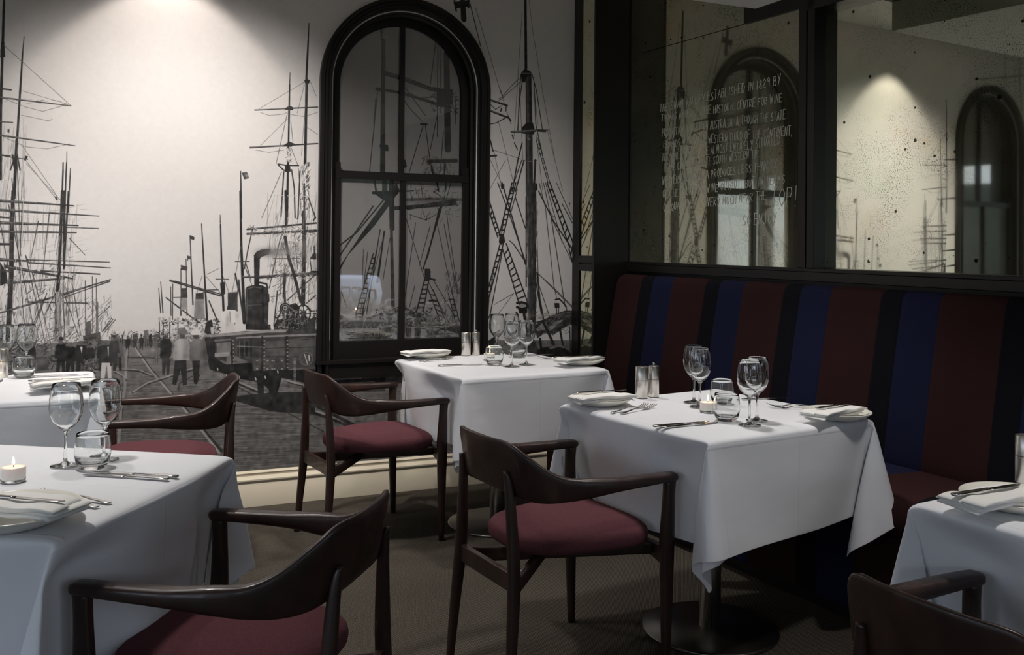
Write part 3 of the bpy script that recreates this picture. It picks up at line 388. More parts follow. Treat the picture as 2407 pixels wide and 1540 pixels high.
GLASSPRINT = ("1,118,-1716,878,-926,845,-925,738,-1715,755;0,20.7,29.8,70,-1408,2401,-1403,1590;0,29.9,27.6,66,-1367,1637,-1360,1391;0,16.1,20.7,88,-1364,1391,-1350,973;"
"0,9.2,9.2,70,-1420,2460,-1418,2400;1,60,-1429,2458,-1409,2460,-1411,2446,-1425,2445;0,33.1,37.8,75,-1045,2366,-1031,1836;"
"0,23,23,60,-1393,2227,-1281,2203,-1137,2163,-1043,2156;0,16,16,55,-1441,2140,-1308,2129,-1137,2091,-1078,2074;1,45,-1101,2162,-1006,2169,-1005,2086,-1064,2068,-1100,2073;"
"2,-1130,2041,-978,2172,120,28,4.7,40,110,50,80;0,4.2,4.2,62,-1108,2429,-1138,2187;0,4.2,4.2,62,-1096,2431,-1094,1901;0,4.2,4.2,62,-1076,2419,-1079,2177;"
"0,4.1,4.1,62,-1437,2123,-1476,1694;0,4.1,4.1,62,-1447,2082,-1456,1948;0,4.2,4.2,62,-1316,2186,-1280,2155,-1164,2014;"
"0,4.2,4.2,62,-1252,2130,-1209,2106,-1101,2121,-976,2130;0,4.2,4.2,62,-1294,2093,-1236,2029,-1186,1985;0,4.2,4.2,62,-1175,1965,-1254,1696;"
"0,4.2,4.2,62,-1164,1959,-1125,1708;0,4.2,4.2,62,-1058,1931,-1074,1710;0,4.2,4.2,62,-1092,2039,-1133,1831;0,4.3,4.3,62,-991,2115,-985,1977;"
"0,11.7,11.7,55,-1189,1966,-1157,1966;0,18.7,18.7,70,-1143,1762,-979,1773;0,4.7,4.7,130,-1140,1774,-979,1784;0,9.4,9.4,60,-1125,1742,-1098,1599;"
"0,9.4,9.4,58,-1045,1752,-1058,1601;0,9.1,9.1,58,-1462,1655,-1451,1588;1,70,-1423,1840,-1375,1842,-1371,1809,-1416,1807;"
"1,68,-1319,1727,-1304,1762,-1276,1766,-1267,1729,-1289,1715;2,-1187,1650,-987,1783,90,28,3.7,50,120,60,70;"
"1,62,-1340,1638,-1320,1593,-1457,1404,-1598,1248,-1688,1081,-1689,1117,-1524,1366,-1397,1539;0,6.9,6.9,60,-1336,1630,-1554,1366,-1690,1262;"
"0,6.8,6.8,62,-1466,1508,-1689,1175;0,6.8,6.8,55,-1466,1581,-1242,1596;0,15.9,15.9,50,-1466,1578,-1336,1582;1,60,-1459,1574,-1336,1578,-1397,1532;"
"0,5.7,5.7,62,-1462,1256,-1553,940;0,5.7,5.7,62,-1447,1256,-1519,940;0,6.5,6.5,62,-1470,1230,-1453,1230;0,6.5,6.5,62,-1478,1203,-1459,1203;"
"0,6.5,6.5,62,-1485,1177,-1465,1177;0,6.5,6.5,62,-1493,1150,-1471,1150;0,6.5,6.5,62,-1500,1124,-1477,1124;0,6.5,6.5,62,-1508,1098,-1483,1097;"
"0,6.5,6.5,62,-1515,1071,-1489,1071;0,6.5,6.5,62,-1523,1045,-1495,1045;0,6.5,6.5,62,-1530,1019,-1501,1018;0,6.5,6.5,62,-1538,993,-1507,992;0,6.5,6.5,62,-1545,967,-1513,966;"
"0,5.6,5.6,62,-1549,955,-1556,904;0,5.7,5.7,62,-1512,954,-1519,903;0,6.5,6.5,62,-1552,938,-1514,937;0,6.5,6.5,62,-1554,921,-1516,920;0,8,11.4,52,-1403,1375,-1438,1105;"
"0,5.7,5.7,60,-1426,1382,-1496,932;0,3.7,3.7,85,-1371,1338,-1407,1115;0,3.6,3.6,85,-1493,1263,-1527,947;0,3.6,3.6,85,-1516,1278,-1521,1072;"
"0,3.7,3.7,85,-1417,1316,-1511,932;0,3.6,3.6,85,-1662,1044,-1639,935;0,3.6,3.6,85,-1633,1059,-1602,971;0,20.7,20.7,70,-1350,1499,-1129,1520,-1000,1534;"
"0,16.2,16.2,120,-1296,1545,-1130,1555,-959,1555;0,18.5,18.5,60,-1272,1501,-1000,1550;3,-1162,1538,117,19,105,0.5;0,7.1,7.1,55,-1061,1571,-1181,1174;"
"0,7,7,55,-1093,1502,-1158,1235;0,8.1,8.1,55,-1070,1542,-1098,1482;0,8.1,8.1,55,-1079,1514,-1102,1463;0,8.1,8.1,55,-1087,1485,-1107,1444;0,8.1,8.1,55,-1096,1457,-1112,1425;"
"0,8.1,8.1,55,-1104,1428,-1116,1406;0,8.1,8.1,55,-1113,1400,-1121,1387;0,8.1,8.1,55,-1122,1372,-1126,1368;0,8.1,8.1,55,-1130,1343,-1130,1349;"
"0,8.1,8.1,55,-1139,1315,-1135,1330;0,8.1,8.1,55,-1147,1287,-1139,1311;0,8,8,55,-1156,1259,-1144,1292;0,8,8,55,-1164,1231,-1149,1273;0,8,8,55,-1173,1202,-1153,1254;"
"0,7,7,60,-1161,1159,-1218,941;0,7,7,60,-1141,1159,-1178,940;0,8,8,60,-1167,1135,-1145,1135;0,8,8,60,-1174,1110,-1149,1110;0,8,8,60,-1180,1086,-1154,1086;"
"0,8,8,60,-1186,1062,-1158,1062;0,8,8,60,-1193,1038,-1162,1037;0,8,8,60,-1199,1013,-1166,1013;0,8,8,60,-1205,989,-1170,989;0,8,8,60,-1212,965,-1174,964;"
"0,5.8,5.8,68,-1152,1061,-1086,900;0,5.8,5.8,68,-1124,1060,-1041,869;0,6.7,6.7,68,-1141,1034,-1110,1029;0,6.7,6.7,68,-1130,1007,-1096,997;0,6.7,6.7,68,-1119,981,-1082,965;"
"0,6.7,6.7,68,-1108,954,-1069,933;0,6.7,6.7,68,-1097,927,-1055,901;0,3.7,3.7,72,-1228,1423,-1289,980;0,3.7,3.7,72,-1287,1459,-1173,1121;0,3.7,3.7,72,-1144,1409,-1205,1189;"
"0,3.8,3.8,72,-1026,1649,-1061,1525;0,3.7,3.7,72,-1130,1599,-1065,1556;0,3.7,3.7,72,-1264,1467,-1168,1439,-1089,1483;0,3.7,3.7,72,-1157,1114,-1025,868;"
"0,3.7,3.7,72,-1124,1114,-1001,921;0,3.7,3.7,72,-1104,1418,-993,959;0,3.8,3.8,72,-1064,1418,-982,1036;0,3.7,3.7,72,-1203,1642,-1186,1552;0,3.8,3.8,72,-1048,1464,-977,1036;"
"0,3.7,3.7,72,-1228,1084,-1258,964;2,-1264,1437,-971,1629,80,32,4.2,50,130,60,60;1,60,-1173,1174,-1141,1174,-1137,1114,-1172,1114;0,9.3,9.3,60,-1149,1121,-1112,1113;"
"0,11.7,11.7,58,-1143,1000,-1099,996;0,4.7,4.7,62,-1035,1037,-992,883;0,4.7,4.7,62,-1010,1036,-967,882;0,5.4,5.4,62,-1026,1006,-1002,1005;0,5.4,5.4,62,-1018,975,-993,975;"
"0,5.4,5.4,62,-1009,944,-985,944;0,5.4,5.4,62,-1001,914,-976,913;2,-1056,846,-957,1154,80,47,3.8,60,140,80,30;"
"1,84,-1690,929,-1631,931,-1564,897,-1458,924,-1390,944,-1297,980,-1234,941,-1138,917,-1057,877,-959,859,-953,744,-1688,769;2,-1692,829,-1040,921,900,16,4.9,45,185,10,70;"
"2,-1442,850,-1127,968,500,16,5,45,180,10,70;1,92,-1689,867,-1450,850,-1327,854,-955,859,-953,744,-1688,769;0,6.9,6.9,150,-1288,856,-959,857;"
"1,70,-1225,832,-1161,833,-1161,789,-1224,791;0,7.8,7.8,60,-1674,863,-1673,776;0,7.8,7.8,60,-1656,863,-1655,776;0,7.9,7.9,60,-1586,861,-1585,773;"
"0,7.9,7.9,60,-1563,860,-1562,772;0,8,8,60,-1458,857,-1456,769;0,8,8,60,-1423,856,-1422,767;0,8,8,60,-1365,855,-1364,765;0,8.1,8.1,60,-1276,852,-1275,762;"
"0,8.2,8.2,60,-1129,848,-1128,757;0,8.2,8.2,60,-1028,845,-1027,754;0,9.2,9.2,140,-1287,804,-1040,808;0,6.7,6.7,130,-1688,806,-1326,794;"
"2,-1691,746,-951,866,300,27,3.6,60,165,85,25")
class Canvas:
    def __init__(s, x0, x1, z0, z1, mm, base):
        s.x0, s.z0, s.mm = x0, z0, mm; s.W = int((x1-x0)/mm); s.H = int((z1-z0)/mm)
        s.a = np.full((s.H, s.W), base, np.float32)
    def box(s, xa, za, xb, zb, pad=0):
        i0 = max(0, int((xa-s.x0)/s.mm-pad)); i1 = min(s.W, int((xb-s.x0)/s.mm+pad)+2)
        j0 = max(0, int((za-s.z0)/s.mm-pad)); j1 = min(s.H, int((zb-s.z0)/s.mm+pad)+2)
        if i1 <= i0 or j1 <= j0: return None
        X, Z = np.meshgrid((np.arange(i0, i1)+.5)*s.mm+s.x0, (np.arange(j0, j1)+.5)*s.mm+s.z0)
        return i0, i1, j0, j1, X.astype(np.float32), Z.astype(np.float32)
    def seg(s, xa, za, xb, zb, wa, wb, g, al=1.0):
        L = math.hypot(xb-xa, zb-za); n = max(1, int(L/90))
        for k in range(n):
            t0, t1 = k/n, (k+1)/n
            x0, z0, x1, z1 = xa+(xb-xa)*t0, za+(zb-za)*t0, xa+(xb-xa)*t1, za+(zb-za)*t1
            r = max(wa, wb)/2+s.mm*1.2
            B = s.box(min(x0, x1)-r, min(z0, z1)-r, max(x0, x1)+r, max(z0, z1)+r)
            if B is None: continue
            i0, i1, j0, j1, X, Z = B
            dx, dz = x1-x0, z1-z0; q = dx*dx+dz*dz+1e-6
            t = np.clip(((X-x0)*dx+(Z-z0)*dz)/q, 0, 1)
            d = np.hypot(X-x0-t*dx, Z-z0-t*dz); hw = (wa+(wb-wa)*(t0+t*(t1-t0)))/2
            c = np.clip((hw-d)/s.mm+.5, 0, 1)*np.minimum(1, hw*2/s.mm+.15)*al
            s.a[j0:j1, i0:i1] += (g-s.a[j0:j1, i0:i1])*c
    def poly(s, P, g, al=1.0):
        xs, zs = P[0::2], P[1::2]
        B = s.box(min(xs), min(zs), max(xs), max(zs), 1)
        if B is None: return
        i0, i1, j0, j1, X, Z = B; acc = np.zeros(X.shape, np.float32)
        for ox, oz in ((-.25, -.25), (.25, -.25), (-.25, .25), (.25, .25)):
            ins = np.zeros(X.shape, bool); XX = X+ox*s.mm; ZZ = Z+oz*s.mm
            for k in range(len(xs)):
                x1, z1, x2, z2 = xs[k], zs[k], xs[k-1], zs[k-1]
                if z1 == z2: continue
                ins ^= ((z1 > ZZ) != (z2 > ZZ)) & (XX < (x2-x1)*(ZZ-z1)/(z2-z1)+x1)
            acc += ins*.25
        s.a[j0:j1, i0:i1] += (g-s.a[j0:j1, i0:i1])*acc*al
    def smudge(s, x, z, rx, rz, g, al):
        B = s.box(x-2.5*rx, z-2.5*rz, x+2.5*rx, z+2.5*rz)
        if B is None: return
        i0, i1, j0, j1, X, Z = B
        c = al*np.exp(-((X-x)/rx)**2-((Z-z)/rz)**2); s.a[j0:j1, i0:i1] += (g-s.a[j0:j1, i0:i1])*c
    def draw(s, text, seed=1):
        rnd = random.Random(seed)
        for rec in text.split(';'):
            q = [float(v) for v in rec.split(',')]; k = int(q[0])
            if k == 0:
                wa, wb, g = q[1:4]; P = q[4:]; n = len(P)//2-1
                for i in range(n):
                    a0, a1 = wa+(wb-wa)*i/n, wa+(wb-wa)*(i+1)/n
                    s.seg(P[2*i], P[2*i+1], P[2*i+2], P[2*i+3], a0, a1, g)
            elif k == 1: s.poly(q[2:], q[1])
            elif k == 2:
                x0, z0, x1, z1, n, ln, wd, g0, g1, ang, spr = q[1:]
                for i in range(int(n)):
                    x, z = rnd.uniform(x0, x1), rnd.uniform(z0, z1); t = math.radians(ang+rnd.uniform(-spr, spr)); L = ln*rnd.uniform(.3, 1.1)/2
                    s.seg(x-L*math.cos(t), z-L*math.sin(t), x+L*math.cos(t), z+L*math.sin(t), wd*rnd.uniform(.5, 1.3), wd*.6, rnd.choice((g0, g1)) if rnd.random() < .6 else rnd.uniform(g0, g1), .75)
            elif k == 3: s.smudge(*q[1:])
    def image(s, name, seed=3, tint=(1, .978, .965)):
        r = np.random.RandomState(seed)
        lo = r.normal(0, 1, (s.H//12+2, s.W//12+2)).astype(np.float32)
        up = np.kron(lo, np.ones((12, 12), np.float32))[:s.H, :s.W]
        for ax in (0, 1):
            c = np.cumsum(up, axis=ax); k = 12
            up2 = up.copy()
            if ax == 0: up2[k:] = (c[k:]-c[:-k])/k
            else: up2[:, k:] = (c[:, k:]-c[:, :-k])/k
            up = up2
        g = s.a+r.normal(0, 2.2, s.a.shape).astype(np.float32)+up*8*(s.a < 165)+up*1.2
        g = np.clip(g/255, 0, 1)
        px = np.ones((s.H, s.W, 4), np.float32)
        for k in range(3): px[..., k] = g*tint[k]
        im = bpy.data.images.new(name, s.W, s.H, alpha=False); im.colorspace_settings.name = 'sRGB'
        im.pixels.foreach_set(px.ravel()); im.update(); im.pack(); return im
WX0, WX1, WZ0, WZ1 = -4750, -280, 60, 2960
cv = Canvas(WX0, WX1, WZ0, WZ1, 1.45, 214); cv.draw(PRINT)
_z = (np.arange(cv.H)*cv.mm+WZ0)[:, None]
harbour = cv.image('harbour_print')
cg = Canvas(-1760, -880, 640, 2620, 1.6, 200); cg.draw(GLASSPRINT, 4); glassprint = cg.image('harbour_print_glass')

def printed(name, im, x0, x1, z0, z1, dark=1.0, rough=.55, coat=0):
    def bld(n, b):
        c = n.nodes.new('ShaderNodeTexCoord'); s = n.nodes.new('ShaderNodeSeparateXYZ'); n.links.new(c.outputs['Object'], s.inputs[0])
        mx = n.nodes.new('ShaderNodeMapRange'); mx.inputs[1].default_value = x0/1000; mx.inputs[2].default_value = x1/1000
        mz = n.nodes.new('ShaderNodeMapRange'); mz.inputs[1].default_value = z0/1000; mz.inputs[2].default_value = z1/1000
        n.links.new(s.outputs[0], mx.inputs[0]); n.links.new(s.outputs[2], mz.inputs[0])
        k = n.nodes.new('ShaderNodeCombineXYZ'); n.links.new(mx.outputs[0], k.inputs[0]); n.links.new(mz.outputs[0], k.inputs[1])
        t = n.nodes.new('ShaderNodeTexImage'); t.image = im; t.extension = 'EXTEND'; t.interpolation = 'Cubic'; n.links.new(k.outputs[0], t.inputs[0])
        mm = n.nodes.new('ShaderNodeMix'); mm.data_type = 'RGBA'; mm.blend_type = 'MULTIPLY'; mm.inputs[0].default_value = 1
        n.links.new(t.outputs[0], mm.inputs[6]); mm.inputs[7].default_value = (dark, dark, dark*1.0, 1); n.links.new(mm.outputs[2], b.inputs['Base Color'])
    return mat(name, rough=rough, build=bld, coat=coat, spec=.35)
M = {}
M['mural'] = printed('harbour_wallpaper', harbour, WX0, WX1, WZ0, WZ1, .98, .6)

# ------------------------------------------------------------------ room materials
M['black'] = mat('black_paint', srgb(24, 21, 20), .38)
M['blackgloss'] = mat('black_gloss_timber', srgb(22, 18, 17), .42, spec=.35, build=lambda n, b: bump(n, b, noise(n, 9, 3, sc3=(6, 6, 1)).outputs[0], .08, .004))
M['white'] = mat('white_plaster', srgb(225, 223, 220), .7, build=lambda n, b: bump(n, b, noise(n, 60, 2).outputs[0], .05, .002))
M['dark'] = mat('dark_board', srgb(40, 37, 35), .6)
M['grey'] = mat('grey_plaster', srgb(120, 116, 112), .7)
def _cream(n, b):
    s = noise(n, 3.1, 6, .75, sc3=(1, 1, 5)); n.links.new(ramp(n, s.outputs[0], [(.27, srgb(150, 140, 120)), (.33, srgb(214, 203, 180)), (1, srgb(222, 212, 190))]), b.inputs['Base Color'])
M['cream'] = mat('cream_gloss_paint', rough=.35, build=_cream)
def _carpet(n, b):
    c = n.nodes.new('ShaderNodeTexCoord'); mp = n.nodes.new('ShaderNodeMapping'); mp.inputs['Rotation'].default_value = (0, 0, .6); n.links.new(c.outputs['Object'], mp.inputs[0])
    k = n.nodes.new('ShaderNodeTexWave'); k.inputs['Scale'].default_value = 62; k.inputs['Distortion'].default_value = 2.0; k.inputs['Detail'].default_value = 3; k.inputs['Detail Scale'].default_value = 3; n.links.new(mp.outputs[0], k.inputs[0])
    z = noise(n, 240, 3, .8); z2 = noise(n, 2.0, 3)
    v = mathn(n, 'ADD', mathn(n, 'MULTIPLY', k.outputs[1] if False else k.outputs['Fac'], .24), mathn(n, 'MULTIPLY', z.outputs[0], .95))
    v = mathn(n, 'ADD', v, mathn(n, 'MULTIPLY', z2.outputs[0], .12))
    n.links.new(ramp(n, v, [(.35, srgb(22, 20, 18)), (.58, srgb(56, 52, 46)), (.8, srgb(104, 97, 86))]), b.inputs['Base Color'])
    bump(n, b, v, .6, .004)
M['carpet'] = mat('ribbed_carpet', rough=.95, spec=.1, build=_carpet)

# antique mirror: reflective coat, foxed and speckled with age
def mirror_mat(name, tint, haze, rough, blotch=0.5, seed=0.0):
    m = bpy.data.materials.new(name); m.use_nodes = True; n = m.node_tree; n.nodes.remove(n.nodes['Principled BSDF']); out = n.nodes['Material Output']
    gl = n.nodes.new('ShaderNodeBsdfGlossy'); df = n.nodes.new('ShaderNodeBsdfDiffuse'); dk = n.nodes.new('ShaderNodeBsdfDiffuse')
    c = n.nodes.new('ShaderNodeTexCoord'); mp = n.nodes.new('ShaderNodeMapping'); mp.inputs['Location'].default_value = (seed, seed, seed); n.links.new(c.outputs['Object'], mp.inputs[0])
    def ns(scale, detail, rg):
        x = n.nodes.new('ShaderNodeTexNoise'); x.inputs['Scale'].default_value = scale; x.inputs['Detail'].default_value = detail; x.inputs['Roughness'].default_value = rg; n.links.new(mp.outputs[0], x.inputs['Vector']); return x.outputs[0]
    big = ns(2.2, 3, .6)
    col = ramp(n, big, [(.3, (tint[0]*.9, tint[1]*.98, tint[2]*.92)), (.52, tint), (.7, (tint[0]*1.0, tint[1]*.9, tint[2]*.72))])
    n.links.new(col, gl.inputs['Color'])
    rr = n.nodes.new('ShaderNodeMapRange'); rr.inputs[1].default_value = .3; rr.inputs[2].default_value = .7; rr.inputs[3].default_value = rough*.5; rr.inputs[4].default_value = rough*1.6; n.links.new(ns(3.5, 2, .5), rr.inputs[0]); n.links.new(rr.outputs[0], gl.inputs['Roughness'])
    df.inputs[0].default_value = srgb(150, 146, 118); dk.inputs[0].default_value = srgb(24, 22, 18)
    m1 = n.nodes.new('ShaderNodeMixShader'); hz = mathn(n, 'MULTIPLY', ns(1.6, 4, .65), haze*2); n.links.new(hz, m1.inputs[0]); n.links.new(gl.outputs[0], m1.inputs[1]); n.links.new(df.outputs[0], m1.inputs[2])
    # speckle: fine grain where the blotch field is high, plus separate black drops
    fine = ramp(n, ns(190, 2, .7), [(.54, (0, 0, 0)), (.60, (1, 1, 1))]); area = ramp(n, ns(3.1, 6, .70), [(.50-.06*blotch, (.0, .0, .0)), (.66, (1, 1, 1))])
    g1 = mathn(n, 'MULTIPLY', fine, area)
    vo = n.nodes.new('ShaderNodeTexVoronoi'); vo.inputs['Scale'].default_value = 22; vo.inputs['Randomness'].default_value = 1; n.links.new(mp.outputs[0], vo.inputs['Vector'])
    sp2 = n.nodes.new('ShaderNodeSeparateColor'); n.links.new(vo.outputs['Color'], sp2.inputs[0])
    rad = mathn(n, 'MULTIPLY', mathn(n, 'POWER', sp2.outputs[0], 7.0), .22)
    jit = mathn(n, 'ADD', vo.outputs['Distance'], mathn(n, 'MULTIPLY', ns(90, 2, .5), .03))
    drop = mathn(n, 'LESS_THAN', jit, mathn(n, 'ADD', rad, .012))
    vo2 = n.nodes.new('ShaderNodeTexVoronoi'); vo2.inputs['Scale'].default_value = 75; n.links.new(mp.outputs[0], vo2.inputs['Vector'])
    sp3 = n.nodes.new('ShaderNodeSeparateColor'); n.links.new(vo2.outputs['Color'], sp3.inputs[0])
    drop2 = mathn(n, 'LESS_THAN', vo2.outputs['Distance'], mathn(n, 'MULTIPLY', mathn(n, 'POWER', sp3.outputs[1], 2.6), .26))
    f = mathn(n, 'MINIMUM', mathn(n, 'ADD', mathn(n, 'ADD', g1, drop), mathn(n, 'MULTIPLY', drop2, .7)), .93)
    m2 = n.nodes.new('ShaderNodeMixShader'); n.links.new(f, m2.inputs[0]); n.links.new(m1.outputs[0], m2.inputs[1]); n.links.new(dk.outputs[0], m2.inputs[2])
    n.links.new(m2.outputs[0], out.inputs[0]); return m
M['mirror1'] = mirror_mat('foxed_mirror_dark', (.74, .74, .60), .17, .030, 1.3, 3.3)
M['mirror2'] = mirror_mat('foxed_mirror', (.86, .87, .74), .13, .025, 1.0, 11.7)
M['mirror3'] = mirror_mat('foxed_mirror_strip', (.95, .93, .72), .05, .03, .2, 5.1)

# ------------------------------------------------------------------ mirror-wall frame: local x runs along the wall from the corner, local y into the wall
PSI = -.0707
MWALL = Matrix(((-math.sin(PSI), math.cos(PSI), 0, 0), (-math.cos(PSI), -math.sin(PSI), 0, 0), (0, 0, 1, 0), (0, 0, 0, 1)))
def onwall(o): o.matrix_world = MWALL; return o

# ------------------------------------------------------------------ shell
m = MB(); m.box(-7.2, -9.2, -.1, 5.2, .35, 0); struct(m.build('floor', M['carpet']))
# harbour wall with two arched openings
AW, ZS, ZB, ZT = .40, 2.145, .66, 2.96
def arch_wall(x0, x1, centres):
    V = []; F = []
    def quad(a, b, c, d): k = len(V); V.extend([a, b, c, d]); F.append((k, k+1, k+2, k+3))
    def R(xa, xb, za, zb): quad((xa, 0, za), (xb, 0, za), (xb, 0, zb), (xa, 0, zb))
    x = x0
    for cx in sorted(centres):
        R(x, cx-AW, 0, ZT); n = 40
        for i in range(n):
            a0, a1 = PI-PI*i/n, PI-PI*(i+1)/n
            xa, xb = cx+AW*math.cos(a0), cx+AW*math.cos(a1); za, zb = ZS+AW*math.sin(a0), ZS+AW*math.sin(a1)
            quad((xa, 0, za), (xb, 0, zb), (xb, 0, ZT), (xa, 0, ZT)); R(xa, xb, 0, ZB)
        x = cx+AW
    R(x, x1, 0, ZT)
    me = bpy.data.meshes.new('wall_back'); me.from_pydata(V, [], F)
    bm = bmesh.new(); bm.from_mesh(me); bmesh.ops.remove_doubles(bm, verts=bm.verts, dist=1e-5)
    r = bmesh.ops.extrude_face_region(bm, geom=bm.faces[:]); bmesh.ops.translate(bm, vec=(0, .03, 0), verts=[g for g in r['geom'] if isinstance(g, bmesh.types.BMVert)])
    bmesh.ops.recalc_face_normals(bm, faces=bm.faces); bm.to_mesh(me); bm.free(); return me
CX1, CX2 = -1.304, -3.80
wb = struct(link('wall_back', arch_wall(-7.1, -.27, [CX1, CX2]), M['mural'], smooth=False))
m = MB(); m.box(-7.2, .30, 0, 1.2, .36, 3.0); m.box(-.27, 0.0, 0, .45, .05, 3.0); struct(m.build('wall_outer', M['black']))
# baseboard, moulded
prof = [(0, 0), (-.032, 0), (-.032, .108), (-.026, .116), (-.026, .124), (-.034, .128), (-.034, .136), (-.022, .146), (-.016, .150), (-.016, .160), (-.020, .165), (-.010, .172), (0, .174)]
m = MB(); m.loft([[Vector((x, y, z)) for y, z in prof] for x in (-7.1, -.30)])
struct(m.build('baseboard_back', M['cream'], bevel=.0015))

def sweep(mb, path, prof):
    """path: list of (x, z, nx, nz); prof: list of (d, y)"""
    rings = [[Vector((x+nx*d, y, z+nz*d)) for d, y in prof] for x, z, nx, nz in path]; mb.loft(rings, caps=True)
def arch_path(cx, a, zb, n=48):
    P = [(cx-a, zb, -1, 0), (cx-a, ZS, -1, 0)]
    for i in range(1, n): t = PI-PI*i/n; P.append((cx+a*math.cos(t), ZS+a*math.sin(t), math.cos(t), math.sin(t)))
    P += [(cx+a, ZS, 1, 0), (cx+a, zb, 1, 0)]; return P
def arched_window(name, cx, printed_glass):
    root = bpy.data.objects.new(name, None); COL.objects.link(root); root['kind'] = 'structure'
    a = .372
    m = MB(); sweep(m, arch_path(cx, a, .62), [(.100, .0), (.100, -.030), (.092, -.038), (.080, -.038), (.074, -.030), (.062, -.030), (.056, -.040), (.044, -.040), (.038, -.026), (.034, .0), (.020, .006), (.020, .03), (.008, .036), (.008, .13), (.05, .15), (.05, .002)])
    m.box(cx-.472, -.030, .616, cx+.472, .14, .70); m.box(cx-.478, -.045, .690, cx+.478, .02, .706)
    f = m.build('window_frame', M['blackgloss'], root)
    zr = 1.678
    # upper sash (behind), lower sash (in front)
    m = MB(); sweep(m, arch_path(cx, a-.028, zr-.02), [(.036, .085), (.0, .085), (-.004, .095), (-.004, .12), (.036, .12)])
    m.box(cx-.013, .083, zr, cx+.013, .118, ZS+a-.03); m.box(cx-a, .078, zr-.022, cx+a, .12, zr+.014)
    m.build('upper_sash', M['blackgloss'], root)
    m = MB(); m.box(cx-a-.004, .04, .70, cx-a+.030, .078, zr+.004); m.box(cx+a-.030, .04, .70, cx+a+.004, .078, zr+.004)
    m.box(cx-a, .038, zr-.030, cx+a, .078, zr+.006); m.box(cx-a, .038, .70, cx+a, .078, .795); m.box(cx-.015, .042, .79, cx+.015, .078, zr-.02)
    for s in (-1, 1):   # sash horns
        m.box(cx+s*(a-.012)-.016, .045, zr, cx+s*(a-.012)+.016, .078, zr+.055)
    m.build('lower_sash', M['blackgloss'], root)
    # panes
    def pane(nm, y, z0, z1, arch):
        V = []; F = []; n = 40
        if arch:
            V = [(cx-a+.03, y, z0), (cx+a-.03, y, z0)]+[(cx+(a-.026)*math.cos(PI*i/n), y, ZS+(a-.026)*math.sin(PI*i/n)) for i in range(n+1)]
        else: V = [(cx-a+.02, y, z0), (cx+a-.02, y, z0), (cx+a-.02, y, z1), (cx-a+.02, y, z1)]
        V2 = [(x, yy+.004, z) for x, yy, z in V]; k = len(V)
        F = [tuple(range(k))[::-1] if False else tuple(range(k)), tuple(range(k, 2*k))[::-1]]+[(i, i+k, (i+1) % k+k, (i+1) % k) for i in range(k)]
        me = bpy.data.meshes.new(nm); me.from_pydata(V+V2, [], F)
        bm = bmesh.new(); bm.from_mesh(me); bmesh.ops.recalc_face_normals(bm, faces=bm.faces); bm.to_mesh(me); bm.free()
        link(nm, me, printed_glass, root, smooth=False)
    pane('upper_pane', .104, zr, 0, True); pane('lower_pane', .062, .78, zr-.01, False)
    return root
M['gprint'] = printed('printed_window_glass', glassprint, -1760, -880, 640, 2620, .38, .5, coat=1.0)
M['gplain'] = mat('dark_window_glass', srgb(70, 68, 66), .4, coat=1.0)
for k in ('gprint', 'gplain'):
    b_ = M[k].node_tree.nodes['Principled BSDF']; b_.inputs['Coat Roughness'].default_value = .02; b_.inputs['Coat IOR'].default_value = 2.3
arched_window('window_1', CX1, M['gprint']); arched_window('window_2', CX2, M['gplain'])

# side walls with the daylight windows (behind and to the left of the camera)
def wall_open(name, fixed, axis, a0, a1, openings, z0, z1, ztop, m_, th=.12):
    mb = MB(); xs = [a0]+[q for o in openings for q in o]+[a1]
    def bx(p0, p1, za, zb):
        if axis == 'x': mb.box(fixed-th, p0, za, fixed, p1, zb)
        else: mb.box(p0, fixed-th, za, p1, fixed, zb)
    bx(a0, a1, 0, z0); bx(a0, a1, z1, ztop)
    for k in range(0, len(xs), 2): bx(xs[k], xs[k+1], z0, z1)
    return struct(mb.build(name, m_))
wall_open('wall_left', -7.0, 'x', -9.0, .3, [(-6.95, -5.25), (-5.05, -3.35), (-3.15, -1.45)], .22, 2.28, 3.0, M['grey'])
wall_open('wall_front', -9.0, 'y', -7.1, 5.2, [(-6.2, -4.3), (-4.1, -2.2), (-2.0, -.1), (.1, 2.0), (2.2, 4.4)], .22, 2.28, 3.0, M['grey'])
wfr = MB()
for y in (-6.1, -4.2, -2.3): wfr.box(-7.03, y-.03, .22, -6.97, y+.03, 2.28)
for x in (-5.25, -3.15, -1.05, 1.05, 3.3): wfr.box(x-.03, -9.03, .22, x+.03, -8.97, 2.28)
struct(wfr.build('trim_1', M['black']))
# outside: lawn, hedges, parasol
M['lawn'] = mat('lawn_grass', rough=.9, build=lambda n, b: n.links.new(ramp(n, noise(n, 1.2, 5).outputs[0], [(.3, srgb(70, 80, 52)), (.7, srgb(120, 124, 96))]), b.inputs['Base Color']))
M['hedge'] = mat('hedge_leaves', rough=.9, build=lambda n, b: n.links.new(ramp(n, noise(n, 9, 5).outputs[0], [(.35, srgb(16, 22, 14)), (.7, srgb(52, 62, 40))]), b.inputs['Base Color']))
m = MB(); m.box(-40, -45, -.25, 14, 12, -.15); o = struct(m.build('ground', M['lawn']))
m = MB(); random.seed(2)
def blob(mb, x, y, z, r):
    bm = bmesh.new(); bmesh.ops.create_icosphere(bm, subdivisions=3, radius=1)
    V = [Vector(v.co)*r*(1+.18*math.sin(7*v.co.x+5*v.co.y+x)+.12*math.sin(17*v.co.z+y)) for v in bm.verts]
    mb.add([(x+v.x, y+v.y, z+v.z) for v in V], [tuple(v.index for v in f.verts) for f in bm.faces]); bm.free()
for i in range(9): blob(m, -9+i*2.2, -24+random.uniform(-1, 1), 1.6, random.uniform(2.0, 3.4))
